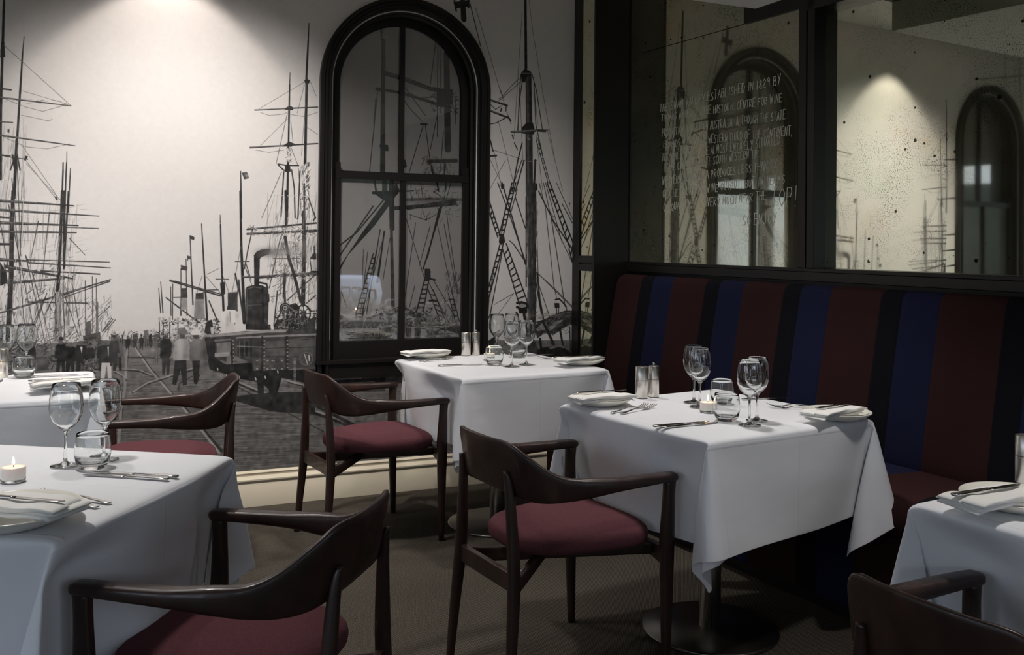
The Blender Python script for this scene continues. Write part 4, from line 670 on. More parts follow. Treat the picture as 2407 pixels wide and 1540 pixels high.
for i in range(8): blob(m, -24+random.uniform(-1, 1), -16+i*2.4, 1.4, random.uniform(1.6, 2.6))
o = m.build('garden_hedge', M['hedge'], smooth=True); tag(o, 'dark garden hedge outside the windows behind the camera', 'hedge'); o['kind'] = 'stuff'

M['outwhite'] = mat('white_outdoor_cloth', srgb(235, 235, 235), .8)
m = MB(); m.lathe([(0, .62), (.62, .62), (.66, .58), (.80, -.12), (.78, -.12), (.6, .5), (0, .5)], 40, Matrix.Translation((1.95, -13.6, 0)))
o = m.build('garden_table', M['outwhite'], smooth=True); tag(o, 'white clothed round table on the lawn behind the camera, seen only in reflections', 'table')
# ceilings
m = MB(); m.box(-7.1, -1.75, 2.9, 5.2, .35, 3.0); struct(m.build('ceiling', M['white']))
m = MB(); m.box(-7.05, -9.0, 2.32, -.303, -1.63, 2.88); struct(m.build('ceiling_dropped', M['white']))
m = MB(); m.box(-.303, -9.0, 2.455, 5.2, -1.63, 2.88); struct(m.build('ceiling_bulkhead', M['dark']))

# ------------------------------------------------------------------ mirror wall
m = MB(); m.box(-.2, .02, 0, 5.2, .12, 3.0); o = onwall(struct(m.build('wall_right', M['black'])))
m = MB(); m.box(.3, -5.3, 0, 5.2, -5.15, 3.0); m.box(5.1, -9.1, 0, 5.2, -5.2, 3.0); struct(m.build('wall_side', M['grey']))
m = MB()
m.box(.10, -.05, 0, 5.1, .02, 1.17)                       # panelling under the mirrors
m.box(.10, -.072, 1.165, 5.1, .02, 1.205)
m.box(.10, -.066, 1.205, 5.1, .01, 1.222)
for s0, s1 in ((1.505, 1.552), (1.558, 1.602), (2.64, 2.69), (2.695, 2.74), (3.83, 3.92)): m.box(s0, -.070, 1.222, s1, .02, 2.46)
m.box(.10, -.062, 1.222, .208, .02, 2.9)
m.box(1.14, -.066, 2.386, 1.60, .02, 2.9); m.box(1.55, -.070, 2.366, 5.1, .02, 2.44)
o = onwall(struct(m.build('trim_2', M['black'], bevel=.003)))
def mirror(name, s0, s1, off, z0, z1, m_, label):
    mb = MB(); mb.box(s0, off, z0, s1, off+.006, z1); o = mb.build(name, m_); onwall(o); tag(o, label, 'mirror', 'antique mirror panels of the side wall'); return o
mr1 = mirror('antique_mirror', .205, 1.507, -.055, 1.222, 2.387, M['mirror1'], 'dark foxed mirror panel covered with chalky handwriting')
mirror('antique_mirror', .205, 1.14, -.055, 2.391, 2.9, M['mirror1'], 'small upper mirror panel above the joint over the handwriting')
mirror('antique_mirror', 1.55, 2.68, .0, 1.215, 2.388, M['mirror2'], 'bright speckled antique mirror panel at the right above the banquette')
mirror('antique_mirror', 2.72, 3.85, .0, 1.215, 2.388, M['mirror2'], 'speckled antique mirror panel beyond the right edge of the view')
# column in the corner with its narrow mirror strips
m = MB(); m.box(-.02, -.288, 0, .20, .03, 3.0)
m.box(-.02, -.300, 0, .050, -.285, 3.0); m.box(.188, -.300, 0, .204, -.285, 3.0); m.box(.05, -.300, 1.165, .19, -.285, 1.205); m.box(.05, -.300, 1.212, .19, -.285, 1.252); m.box(.05, -.3, 0, .19, -.285, .4)
onwall(struct(m.build('wall_column', M['black'], bevel=.002)))
mirror('narrow_mirror', .05, .188, -.291, 1.252, 2.99, M['mirror3'], 'tall narrow mirror strip on the black corner column')
mirror('narrow_mirror', .05, .188, -.291, .4, 1.165, M['mirror3'], 'short lower mirror strip on the corner column behind the far table')

# handwriting on the mirror: single-stroke capitals
FONT = {'A': ['0,0 .45,1 .85,0', '.2,.4 .7,.4'], 'B': ['0,0 0,1 .5,1 .65,.8 .5,.55 0,.5', '.5,.55 .75,.3 .6,0 0,0'], 'C': ['.75,.85 .4,1 .05,.7 .05,.3 .4,0 .8,.12'], 'D': ['0,0 0,1 .45,.95 .8,.5 .45,.03 0,0'],
 'E': ['.7,1 0,1 0,0 .75,0', '0,.52 .55,.52'], 'F': ['.75,1 0,1 0,0', '0,.52 .55,.55'], 'G': ['.75,.85 .4,1 .05,.6 .1,.15 .45,0 .78,.15 .78,.42 .45,.42'], 'H': ['0,0 0,1', '.7,0 .7,1', '0,.5 .7,.52'],
 'I': ['.2,0 .25,1'], 'J': ['.5,1 .5,.15 .25,0 0,.2'], 'K': ['0,0 0,1', '.7,1 0,.45 .75,0'], 'L': ['0,1 0,0 .65,0'], 'M': ['0,0 .12,1 .42,.3 .75,1 .85,0'], 'N': ['0,0 .05,1 .65,0 .72,1'], 'O': ['.4,1 .05,.7 .05,.3 .4,0 .75,.3 .75,.7 .4,1'],
 'P': ['0,0 0,1 .55,.97 .65,.75 .5,.5 0,.48'], 'Q': ['.4,1 .05,.7 .05,.3 .4,0 .75,.3 .75,.7 .4,1', '.5,.3 .85,-.1'], 'R': ['0,0 0,1 .55,.97 .65,.75 .5,.52 0,.5 .7,0'], 'S': ['.7,.88 .4,1 .1,.8 .2,.58 .6,.42 .7,.18 .4,0 0,.12'],
 'T': ['-.1,1 .8,1', '.35,1 .35,0'], 'U': ['0,1 .03,.25 .35,0 .65,.25 .68,1'], 'V': ['0,1 .35,0 .75,1'], 'W': ['0,1 .2,0 .42,.7 .62,0 .9,1'], 'X': ['0,0 .7,1', '0,1 .7,0'], 'Y': ['0,1 .35,.5', '.75,1 .2,-.15'], 'Z': ['0,1 .7,1 0,0 .7,0'],
 '1': ['.15,0 .15,1'], '8': ['.4,.55 .1,.8 .4,1 .68,.8 .4,.55 .05,.25 .4,0 .72,.25 .4,.55'], '2': ['.05,.8 .4,1 .65,.75 0,0 .75,.02'], '9': ['.65,.7 .35,.5 .08,.75 .4,1 .68,.75 .6,0'], '5': ['.65,1 .1,1 .08,.6 .5,.62 .65,.3 .4,0 0,.08'],
 '%': ['0,0 .8,1', '.1,.95 .2,.75 .05,.8 .1,.95', '.65,.25 .75,.05 .58,.08 .65,.25'], '.': ['.1,0 .15,.06'], ',': ['.15,.08 .05,-.15'], '!': ['.15,1 .12,.3', '.1,.0 .14,.04'], "'": ['.1,1 .05,.8'], ' ': []}
CHALK = [('THE SWAN VALLEY ESTABLISHED IN 1829 BY', 0.467, 2.038, 1.383, 2.067, 0.0441), ('THOMAS WATERS IS THE HISTORIC CENTRE FOR WINE', 0.483, 1.986, 1.392, 1.98, 0.0394), ('PRODUCTION IN WESTERN AUSTRALIA. ALTHOUGH THE STATE', 0.491, 1.902, 1.414, 1.901, 0.0416), ('EXTENDS ACROSS THE WESTERN THIRD OF THE CONTINENT,', 0.504, 1.841, 1.46, 1.823, 0.0415), ('ITS WINE REGIONS ARE ALMOST ENTIRELY SITUATED', 0.493, 1.77, 1.38, 1.785, 0.0415), ('IN THE COOLER CLIMATE SOUTH WESTERN TIP.', 0.505, 1.712, 1.253, 1.738, 0.0391), ('WESTERN AUSTRALIA PRODUCES LESS THAN 5%', 0.495, 1.639, 1.362, 1.679, 0.0415), ('OF THE COUNTRYS WINE OUTPUT, BUT IN TERMS', 0.5, 1.57, 1.414, 1.609, 0.0414), ('OF QUALITY IT IS VERY MUCH NEAR THE', 0.508, 1.498, 1.295, 1.534, 0.0414), ('TOP!', 1.32, 1.507, 1.495, 1.5, 0.0872, 0.0026), ('SO ENJOY', 1.128, 1.416, 1.362, 1.425, 0.0514, 0.0026)]
m = MB(); random.seed(8)
def chalk_line(text, s0, z0, s1, z1, h, wd=.0021):
    adv = [(.62 if c == ' ' else .62 if c in "I1!.,'" else 1.15 if c in 'MW' else 1.0) for c in text]; tot = sum(adv)
    L = s1-s0; cw = L/tot; x = 0
    for c, a in zip(text, adv):
        sz = h*random.uniform(.86, 1.1); jz = random.uniform(-.06, .06)*h
        for st in FONT[c]:
            P = [tuple(map(float, q.split(','))) for q in st.split()]
            Q = [(s0+(x+.12+px*.92)*cw+.10*py*cw, z0+(z1-z0)*x*cw/L+jz+py*sz) for px, py in P]
            for (xa, za), (xb, zb) in zip(Q, Q[1:]):
                d = Vector((xb-xa, zb-za)); 
                if d.length < 1e-6: continue
                d.normalize(); nx, nz = -d.y*wd/2, d.x*wd/2; e = d*wd*.4
                V = [(xa-e.x+nx, -.0562, za-e.y+nz), (xa-e.x-nx, -.0562, za-e.y-nz), (xb+e.x-nx, -.0562, zb+e.y-nz), (xb+e.x+nx, -.0562, zb+e.y+nz)]
                V += [(a_, -.0550, b_) for a_, _, b_ in V]
                m.add(V, [(0, 1, 2, 3), (0, 4, 5, 1), (2, 6, 7, 3), (1, 5, 6, 2), (3, 7, 4, 0)])
        x += a
for t_ in CHALK: chalk_line(*t_)
M['chalk'] = mat('chalk_pen', srgb(232, 232, 222), .9)
o = link('handwriting', m.mesh('handwriting', merge=0), M['chalk'], mr1, smooth=False); o['label'] = 'pale chalky handwriting in capitals'

# ------------------------------------------------------------------ banquette
def _stripe(n, b):
    c = n.nodes.new('ShaderNodeTexCoord'); s = n.nodes.new('ShaderNodeSeparateXYZ'); n.links.new(c.outputs['Object'], s.inputs[0])
    t = mathn(n, 'FRACT', mathn(n, 'DIVIDE', mathn(n, 'SUBTRACT', s.outputs[0], .189), .53))
    r = n.nodes.new('ShaderNodeValToRGB'); r.color_ramp.interpolation = 'CONSTANT'; e = r.color_ramp.elements
    e[0].position = 0; e[0].color = srgb(48, 25, 25); e[1].position = .49; e[1].color = srgb(12, 13, 20); q = e.new(.68); q.color = srgb(24, 27, 54)
    n.links.new(t, r.inputs[0])
    z = noise(n, 500, 2); mx = n.nodes.new('ShaderNodeMix'); mx.data_type = 'RGBA'; mx.blend_type = 'MULTIPLY'; mx.inputs[0].default_value = .5
    n.links.new(r.outputs[0], mx.inputs[6]); n.links.new(ramp(n, z.outputs[0], [(.3, (.55, .55, .55)), (.7, (1.2, 1.2, 1.2))]), mx.inputs[7]); n.links.new(mx.outputs[2], b.inputs['Base Color'])
    # seams between the stripes
    hh = None
    for p0 in (0.0, .49, .68, 1.0):
        d = mathn(n, 'ABSOLUTE', mathn(n, 'SUBTRACT', t, p0)); d = mathn(n, 'MINIMUM', mathn(n, 'MULTIPLY', d, 60), 1.0); hh = d if hh is None else mathn(n, 'MINIMUM', hh, d)
    v = mathn(n, 'ADD', hh, mathn(n, 'MULTIPLY', z.outputs[0], .25)); bump(n, b, v, .5, .003)
    b.inputs['Sheen Weight'].default_value = .0
M['stripe'] = mat('striped_wool', rough=.9, spec=.15, build=_stripe)
bq = bpy.data.objects.new('banquette', None); COL.objects.link(bq); bq.matrix_world = MWALL
tag(bq, 'long wall banquette upholstered in maroon, navy and black vertical stripes', 'bench')
def prof_loft(pts, s0, s1, ins, n=2):
    """extrude a closed (off, z) profile along s with softened ends"""
    cy = sum(p[0] for p in pts)/len(pts); cz = sum(p[1] for p in pts)/len(pts); mb = MB(); rings = []
    for s, k in ((s0, 1-ins*3), (s0+.006, 1-ins*1.2), (s0+.02, 1-ins*.3), (s0+.04, 1), (s1-.04, 1), (s1, 1-ins)):
        rings.append([Vector((s, cy+(y-cy)*k, cz+(z-cz)*k)) for y, z in pts])
    mb.loft(rings); return mb
back = [(-.052, .40), (-.052, 1.09), (-.062, 1.125), (-.085, 1.146), (-.112, 1.152), (-.138, 1.142), (-.152, 1.12), (-.160, 1.08), (-.185, .95), (-.215, .78), (-.240, .62), (-.252, .54), (-.250, .47), (-.22, .42)]
prof_loft(back, .215, 5.1, .03).build('backrest', M['stripe'], bq, smooth=True)
seat = [(-.10, .36), (-.10, .47), (-.255, .505), (-.42, .512), (-.56, .505), (-.615, .49), (-.638, .46), (-.638, .41), (-.62, .375), (-.59, .36)]
prof_loft(seat, .215, 5.1, .03).build('seat', M['stripe'], bq, smooth=True)
m = MB(); m.box(.215, -.60, .06, 5.1, -.06, .36); m.build('base', M['stripe'], bq, bevel=.01)
m = MB(); m.box(.225, -.55, 0, 5.1, -.08, .06); m.build('plinth', M['black'], bq)

# ------------------------------------------------------------------ furniture materials
def _wood(n, b):
    z = noise(n, 14, 5, .6, sc3=(1, 1, .35)); n.links.new(ramp(n, z.outputs[0], [(.3, srgb(32, 20, 16)), (.6, srgb(52, 33, 26)), (.8, srgb(70, 44, 33))]), b.inputs['Base Color'])
    n.links.new(ramp(n, noise(n, 30, 3).outputs[0], [(.3, (.32,)*3), (.7, (.46,)*3)]), b.inputs['Roughness'])
M['wood'] = mat('dark_stained_timber', rough=.35, build=_wood, coat=.15)
def felt(c0, c1):
    def f(n, b):
        z = noise(n, 420, 3); z2 = noise(n, 1500, 2)
        n.links.new(ramp(n, z.outputs[0], [(.3, c0), (.7, c1)]), b.inputs['Base Color']); bump(n, b, z2.outputs[0], .35, .002)
        b.inputs['Sheen Weight'].default_value = .35; b.inputs['Sheen Roughness'].default_value = .5; b.inputs['Sheen Tint'].default_value = c1
    return f
M['burgundy'] = mat('burgundy_wool', rough=.95, spec=.1, build=felt(srgb(80, 46, 51), srgb(104, 66, 71)))
M['navy'] = mat('navy_wool', rough=.95, spec=.1, build=felt(srgb(30, 36, 66), srgb(46, 54, 88)))
def _linen(n, b):
    u = n.nodes.new('ShaderNodeUVMap'); s = n.nodes.new('ShaderNodeSeparateXYZ'); n.links.new(u.outputs[0], s.inputs[0]); hh = None
    for ax, q in ((0, .5), (1, .5), (0, .25), (0, .75), (1, .22), (1, .78)):
        d = mathn(n, 'MINIMUM', mathn(n, 'MULTIPLY', mathn(n, 'ABSOLUTE', mathn(n, 'SUBTRACT', s.outputs[ax], q)), 230), 1.0)
        d = mathn(n, 'POWER', d, 2.0); hh = d if hh is None else mathn(n, 'ADD', hh, d)
    z = noise(n, 7, 3); v = mathn(n, 'ADD', mathn(n, 'MULTIPLY', hh, -.5), mathn(n, 'MULTIPLY', z.outputs[0], 1.1))
    bump(n, b, v, .5, .004)
    b.inputs['Base Color'].default_value = srgb(232, 233, 236); b.inputs['Sheen Weight'].default_value = .15
M['linen'] = mat('white_linen', rough=.75, spec=.2, build=_linen)
M['napkin'] = mat('white_napkin_linen', srgb(238, 237, 232), .8, spec=.2, build=lambda n, b: bump(n, b, noise(n, 40, 3).outputs[0], .12, .003))
M['china'] = mat('white_china', srgb(236, 233, 222), .18, spec=.5)
M['steel'] = mat('polished_steel', (.62, .60, .58, 1), .16, metal=1)
def _brush(n, b):
    z = noise(n, 30, 3, .6, sc3=(12, 12, .25)); n.links.new(ramp(n, z.outputs[0], [(.3, (.24,)*3), (.7, (.38,)*3)]), b.inputs['Roughness'])
M['brushed'] = mat('brushed_steel', (.72, .69, .64, 1), .3, metal=1, build=_brush)
M['darksteel'] = mat('dark_brushed_steel', (.30, .28, .26, 1), .30, metal=1, build=lambda n, b: bump(n, b, noise(n, 80, 2).outputs[0], .03, .001))
g = bpy.data.materials.new('clear_glass'); g.use_nodes = True; n = g.node_tree; b = n.nodes['Principled BSDF']
b.inputs['Transmission Weight'].default_value = 1; b.inputs['Roughness'].default_value = 0; b.inputs['IOR'].default_value = 1.48; b.inputs['Base Color'].default_value = (.97, .985, .98, 1)
M['glass'] = g
M['wax'] = mat('white_wax', srgb(245, 240, 230), .45, build=lambda n, b: (setattr(b.inputs['Subsurface Weight'], 'default_value', .5), setattr(b.inputs['Subsurface Scale'], 'default_value', .01)))
M['wick'] = mat('wick', srgb(40, 34, 30), .9)
g = bpy.data.materials.new('candle_flame'); g.use_nodes = True; n = g.node_tree; b = n.nodes['Principled BSDF']
b.inputs['Base Color'].default_value = (0, 0, 0, 1); b.inputs['Emission Color'].default_value = (1, .62, .32, 1); b.inputs['Emission Strength'].default_value = 26
M['flame'] = g

# ------------------------------------------------------------------ armchair
def catmull(P, n):
    out = []; P = [np.array(p, float) for p in P]
    Q = [2*P[0]-P[1]]+P+[2*P[-1]-P[-2]]
    for i in range(1, len(Q)-2):
        for k in range(n):
            t = k/n; a, b_, c, d = Q[i-1:i+3]
            out.append(.5*((2*b_)+(c-a)*t+(2*a-5*b_+4*c-d)*t*t+(3*b_-a-3*c+d)*t**3))
    out.append(P[-1]); return out
HALF = [(0, -.288, .752, .600, .016), (.075, -.285, .752, .598, .016), (.143, -.266, .747, .588, .018), (.184, -.238, .716, .579, .021), (.221, -.192, .674, .577, .026), (.248, -.138, .650, .583, .033),
        (.264, -.07, .646, .590, .040), (.272, .02, .639, .600, .045), (.272, .12, .636, .604, .047), (.269, .195, .634, .606, .046), (.267, .240, .632, .606, .044)]
def make_chair(seat_m, label):
    t = thing('armchair', label, 'chair')
    half = catmull(HALF, 6); full = [np.array([-p[0], *p[1:]]) for p in half[::-1]][:-1]+half
    rings = []
    for k, p in enumerate(full):
        q = full[min(k+1, len(full)-1)]-full[max(k-1, 0)]; tg = Vector((q[0], q[1], 0)).normalized(); nrm = Vector((tg.y, -tg.x, 0))
        if nrm.dot(Vector((p[0], p[1]+.05, 0))) < 0: nrm = -nrm
        h = p[2]-p[3]; lean = min(1, max(0, (h-.05)/.1)); up = (Vector((0, 0, 1))+nrm*.16*lean).normalized()
        e = 1.0
        if k in (0, len(full)-1): e = .55
        elif k in (1, len(full)-2): e = .9
        rings.append(sup((p[0], p[1], (p[2]+p[3])/2), nrm, up, p[4]/2*e, h/2*e, 20, 3.2 if h < .06 else 4.5))
    m = MB(); m.loft(rings); m.build('backrest', M['wood'], t, smooth=True)
    def leg(P, nm='leg'):
        m = MB(); pts = catmull(P, 4); rg = []
        for p in pts: rg.append(sup((p[0], p[1], p[2]), (1, 0, 0), (0, 1, 0), p[3]/2, p[4]/2, 18, 2.8))
        m.loft(rg); m.build(nm, M['wood'], t, smooth=True)
    for s in (-1, 1):
        leg([(s*.256, .217, 0, .022, .024), (s*.259, .214, .2, .029, .034), (s*.262, .212, .40, .035, .046), (s*.265, .211, .46, .035, .044), (s*.268, .213, .56, .033, .036), (s*.268, .216, .612, .034, .038)])
        leg([(s*.188, -.291, 0, .022, .024), (s*.180, -.282, .15, .028, .030), (s*.166, -.268, .36, .032, .038), (s*.150, -.270, .54, .030, .030), (s*.141, -.276, .63, .026, .022), (s*.138, -.284, .662, .016, .012)])
    m = MB(); m.box(-.165, -.276, .318, .165, -.256, .372); m.build('rear_rail', M['wood'], t, bevel=.004)
    m = MB(); m.box(-.25, .196, .372, .25, .220, .408)
    for s in (-1, 1): m.add([(s*.25, .20, .35), (s*.25, .216, .35), (s*.16, .20, .376), (s*.16, .216, .376), (s*.25, .20, .376), (s*.25, .216, .376)], [(0, 1, 3, 2), (0, 2, 4), (1, 5, 3), (0, 4, 5, 1), (2, 3, 5, 4)])
    m.build('front_rail', M['wood'], t, bevel=.003)
    for s in (-1, 1):
        a = Vector((s*.165, -.262, .335)); b_ = Vector((-s*.215, .19, .392)); d = (b_-a).normalized(); sd = Vector((d.y, -d.x, 0)).normalized(); up = sd.cross(d)
        m = MB(); m.loft([sup(a, sd, up, .010, .024, 12, 5), sup(b_, sd, up, .010, .015, 12, 5)]); m.build('brace', M['wood'], t, smooth=True)
    # domed upholstered seat pad
    N_ = 56; out = []
    for i in range(N_):
        a = 2*PI*i/N_; ca, sa = math.cos(a), math.sin(a); p_ = 2/3.4
        x = math.copysign(abs(ca)**p_, ca); y = math.copysign(abs(sa)**p_, sa)
        wx = .205+.040*y; out.append((x*wx, y*.228+.008))
    lv = [(.402, .90), (.404, .955), (.414, .99), (.430, 1.0), (.444, .985), (.455, .94), (.465, .84), (.472, .68), (.477, .48), (.480, .24)]
    rings = [[Vector((x*k, y*k, z)) for x, y in out] for z, k in lv]
    m = MB(); m.loft(rings); m.build('seat', seat_m, t, smooth=True); return t
chairs = [((-1.498, -2.196), -1.467, 'burgundy', 'dark timber armchair with burgundy seat, drawn up to the middle table by the banquette'),
          ((-1.659, -.660), -1.446, 'burgundy', 'dark timber armchair with burgundy seat, beside the far corner table under the arched window'),
          ((-2.547, -2.689), .926, 'burgundy', 'nearest dark timber armchair with burgundy seat, at the lower left table'),
          ((-2.575, -.72), 1.45, 'burgundy', 'dark timber armchair half hidden behind the near left table, its back to the wagons'),
          ((-1.345, -3.722), -1.478, 'navy', 'dark timber armchair with navy seat, cropped in the lower right corner')]
base_chair = make_chair(M['burgundy'], chairs[0][3]); base_chair['group'] = 'armchairs with burgundy seats'
for k, ((x, y), rz, sm, lb) in enumerate(chairs):
    if sm == 'navy': c_ = make_chair(M['navy'], lb); c_.location = (x, y, 0); c_.rotation_euler = (0, 0, rz)
    elif k == 0: base_chair.location = (x, y, 0); base_chair.rotation_euler = (0, 0, rz)
    else: dup(base_chair, (x, y, 0), rz, lb)

# ------------------------------------------------------------------ tables and tablecloths
def make_table(label):
    t = thing('restaurant_table', label, 'table')
    m = MB(); m.box(-.362, -.362, .718, .362, .362, .7455); m.build('tabletop', M['wood'], t, bevel=.004)
    m = MB(); m.lathe([(0, .012), (.036, .012), (.036, .715), (0, .715)], 40); m.build('column', M['brushed'], t, smooth=False)
    m = MB(); m.lathe([(0, .700), (.12, .704), (.12, .722), (0, .722)], 32); m.build('mounting_plate', M['darksteel'], t)
    m = MB(); m.lathe([(0, 0), (.228, 0), (.232, .003), (.232, .009), (.226, .013), (0, .015)], 72); m.build('base', M['darksteel'], t, bevel=.0015)
    c = t.children
    for ch in c:
        if ch.name.startswith('column'): ch.data.polygons.foreach_set('use_smooth', [abs(p.normal.z) < .5 for p in ch.data.polygons])
    return t
TAB = {'M': (-.9005, -2.163, .135), 'B': (-1.079, -.740, .077), 'R': (-.776, -3.630, .12), 'N': (-3.03, -2.364, .975), 'F': (-3.20, -.73, 0.0)}
TN = {'M': 'the middle table', 'B': 'the far corner table', 'R': 'the lower right table', 'N': 'the near left table', 'F': 'the back left table'}
tb0 = None
for k, (x, y, r) in TAB.items():
    lb = {'M': 'square pedestal table on a round steel base beside the banquette, middle of the view', 'B': 'square pedestal table on a round steel base in the far corner', 'R': 'square pedestal table at the lower right, hidden under its cloth',
          'N': 'square pedestal table at the lower left, hidden under its cloth', 'F': 'square pedestal table at the far left, hidden under its cloth'}[k]
    if tb0 is None: tb0 = make_table(lb); tb0['group'] = 'pedestal dining tables'; tb0.location = (x, y, 0); tb0.rotation_euler = (0, 0, r)
    else: dup(tb0, (x, y, 0), r, lb)

def drape(half, over, nt, no, frames, seed, stiff):
    """let the overhang of a starched cloth fall from a table-sized pinned square and read the shape"""
    rnd = random.Random(seed)
    cs = [-half-over+over*i/no for i in range(no)]+[-half+2*half*i/nt for i in range(nt)]+[half+over*i/no for i in range(no+1)]
    n = len(cs); me = bpy.data.meshes.new('cloth')
    V = [(x, y, rnd.uniform(-.001, .001) if max(abs(x), abs(y)) > half else 0) for y in cs for x in cs]
    F = [(j*n+i, j*n+i+1, (j+1)*n+i+1, (j+1)*n+i) for j in range(n-1) for i in range(n-1)]
    me.from_pydata(V, [], F); o = bpy.data.objects.new('cloth', me); COL.objects.link(o)
    g = o.vertex_groups.new(name='pin'); g.add([k for k, v in enumerate(V) if max(abs(v[0]), abs(v[1])) <= half+1e-4], 1.0, 'REPLACE')
    md = o.modifiers.new('cloth', 'CLOTH'); s = md.settings; s.vertex_group_mass = 'pin'; s.quality = 8; s.mass = .25
    s.tension_stiffness = 40; s.compression_stiffness = 40; s.shear_stiffness = 25; s.bending_stiffness = stiff; s.air_damping = 2.0
    s.tension_damping = 10; s.compression_damping = 10; s.shear_damping = 10; s.bending_damping = .5
    md.collision_settings.use_collision = False; md.collision_settings.use_self_collision = True; md.collision_settings.self_distance_min = .004
    md.point_cache.frame_start = 1; md.point_cache.frame_end = frames
    for f in range(1, frames+1): SC.frame_set(f)
    ev = o.evaluated_get(bpy.context.evaluated_depsgraph_get()); em = ev.to_mesh(); co = [tuple(v.co) for v in em.vertices]; ev.to_mesh_clear()
    bpy.data.objects.remove(o); SC.frame_set(1)
    me = bpy.data.meshes.new('tablecloth'); me.from_pydata(co, [], F); uv = me.uv_layers.new(name='UVMap'); L = 2*(half+over)
    for l in me.loops: v = V[l.vertex_index]; uv.data[l.index].uv = (v[0]/L+.5, v[1]/L+.5)
    me.materials.append(M['linen']); me.polygons.foreach_set('use_smooth', [True]*len(me.polygons)); return me
clothA = drape(.374, .332, 12, 18, 110, 3, 1.8)
clothB = drape(.374, .325, 12, 18, 110, 5, 7.0)
CL = {'M': (0, 'white tablecloth on the middle table by the banquette, pointed corner hanging toward the camera'), 'B': (0, 'white tablecloth on the far corner table under the arched window'), 'R': (0, 'white tablecloth cropped at the lower right edge'),
      'N': (0, 'large white tablecloth on the near table at the lower left'), 'F': (0, 'white tablecloth on the back table at the left edge')}
CHAIRS_AT = {'M': 0, 'B': 1, 'N': 2, 'F': 3, 'R': 4}
def nudged(me, tab, ch):
    """the cloth yields where the chair's arms and front legs are pushed against it"""
    me = me.copy(); tx, ty, tr = tab; (cx, cy), cr = ch[0], ch[1]; c, s = math.cos(tr), math.sin(tr)
    loc = lambda X, Y: ((X-tx)*c+(Y-ty)*s, -(X-tx)*s+(Y-ty)*c)
    u, v = loc(cx, cy); ax = 0 if abs(u) > abs(v) else 1; sg = 1 if (u, v)[ax] > 0 else -1
    tips = []
    for q in (-1, 1):
        X = cx+q*.266*math.cos(cr)-.262*math.sin(cr); Y = cy+q*.266*math.sin(cr)+.262*math.cos(cr); P = loc(X, Y); tips.append((P[1-ax], P[ax]*sg))
    for vx in me.vertices:
        if vx.co.z > -.015: continue
        d = vx.co[ax]*sg; t = vx.co[1-ax]; k = min(1, (-vx.co.z-.015)/.07)
        if d < .15: continue
        for tt, dd in tips:
            lim = dd-.004+max(0, abs(t-tt)-.032)*.55
            if d > lim: d = d+(lim-d)*k
        vx.co[ax] = d*sg
    return me
for k, (x, y, r) in TAB.items():
    o = bpy.data.objects.new('tablecloth', nudged(clothB if k == 'N' else clothA, TAB[k], chairs[CHAIRS_AT[k]])); COL.objects.link(o); o.location = (x, y, .7505); o.rotation_euler = (0, 0, r+CL[k][0]*PI/2)
    md = o.modifiers.new('thickness', 'SOLIDIFY'); md.thickness = .0015; md.offset = 1
    md = o.modifiers.new('smooth', 'SUBSURF'); md.levels = 1; md.render_levels = 2
    tag(o, CL[k][1], 'tablecloth', 'white tablecloths')

# ------------------------------------------------------------------ tableware
ZT0 = .7535
def lathe_part(name, prof, m_, parent, n=48, bevel=0):
    m = MB(); m.lathe(prof, n); return m.build(name, m_, parent, smooth=True)
protos = {}
def put(kind, x, y, rz, label, z=None, scale=None, group=None):
    z = ZT0 if z is None else z
    if kind in protos:
        src = protos[kind]; o = dup(src, (x, y, z), rz, label, scale=scale)
        if scale is None: o.scale = (1, 1, 1)
        return o
    o = BUILD[kind](); o.location = (x, y, z); o.rotation_euler = (0, 0, rz); o['label'] = label; protos[kind] = o
    if scale: o.scale = (scale,)*3
    return o
def b_wine():
    P = [(0, 0), (.033, 0), (.035, .0012), (.0345, .0026), (.024, .0042), (.012, .0065), (.0055, .012), (.0040, .022), (.0036, .045), (.0036, .068), (.0046, .080), (.0085, .0885), (.019, .0975), (.031, .112), (.0385, .131), (.0402, .150), (.0388, .170), (.0355, .190), (.0328, .2045), (.0322, .2055),
         (.0316, .2045), (.0343, .190), (.0376, .170), (.0390, .150), (.0373, .131), (.0298, .1135), (.0178, .0995), (.0075, .0930), (0, .0918)]
    m = MB(); m.lathe(P, 56); o = m.build('wine_glass', M['glass'], None, smooth=True); return tag(o, '', 'wine glass', 'stemmed wine glasses')
def b_tumbler():
    P = [(0, .0015), (.022, .0015), (.026, 0), (.032, .003), (.0385, .016), (.0425, .036), (.0420, .058), (.0395, .080), (.0385, .0875), (.0378, .0882), (.0371, .0875), (.0382, .080), (.0407, .058), (.0412, .036), (.0370, .020), (.028, .0135), (.015, .0122), (0, .012)]
    m = MB(); m.lathe(P, 56); o = m.build('water_tumbler', M['glass'], None, smooth=True); return tag(o, '', 'tumbler', 'round water tumblers')
def b_candle():
    t = thing('tea_light', '', 'candle', group='tea light candles')
    lathe_part('glass_cup', [(0, 0), (.024, 0), (.0268, .002), (.0270, .0066), (0, .0066)], M['glass'], t)
    lathe_part('wax', [(0, .0067), (.0262, .0067), (.0268, .009), (.0268, .0325), (.0258, .0345), (.022, .0338), (.006, .0328), (0, .0328)], M['wax'], t)
    lathe_part('wick', [(0, .033), (.0007, .033), (.0006, .040), (0, .0402)], M['wick'], t, 8)
    lathe_part('flame', [(0, .0385), (.0022, .0405), (.0032, .0440), (.0026, .0490), (.0012, .0545), (0, .0585)], M['flame'], t, 16); return t
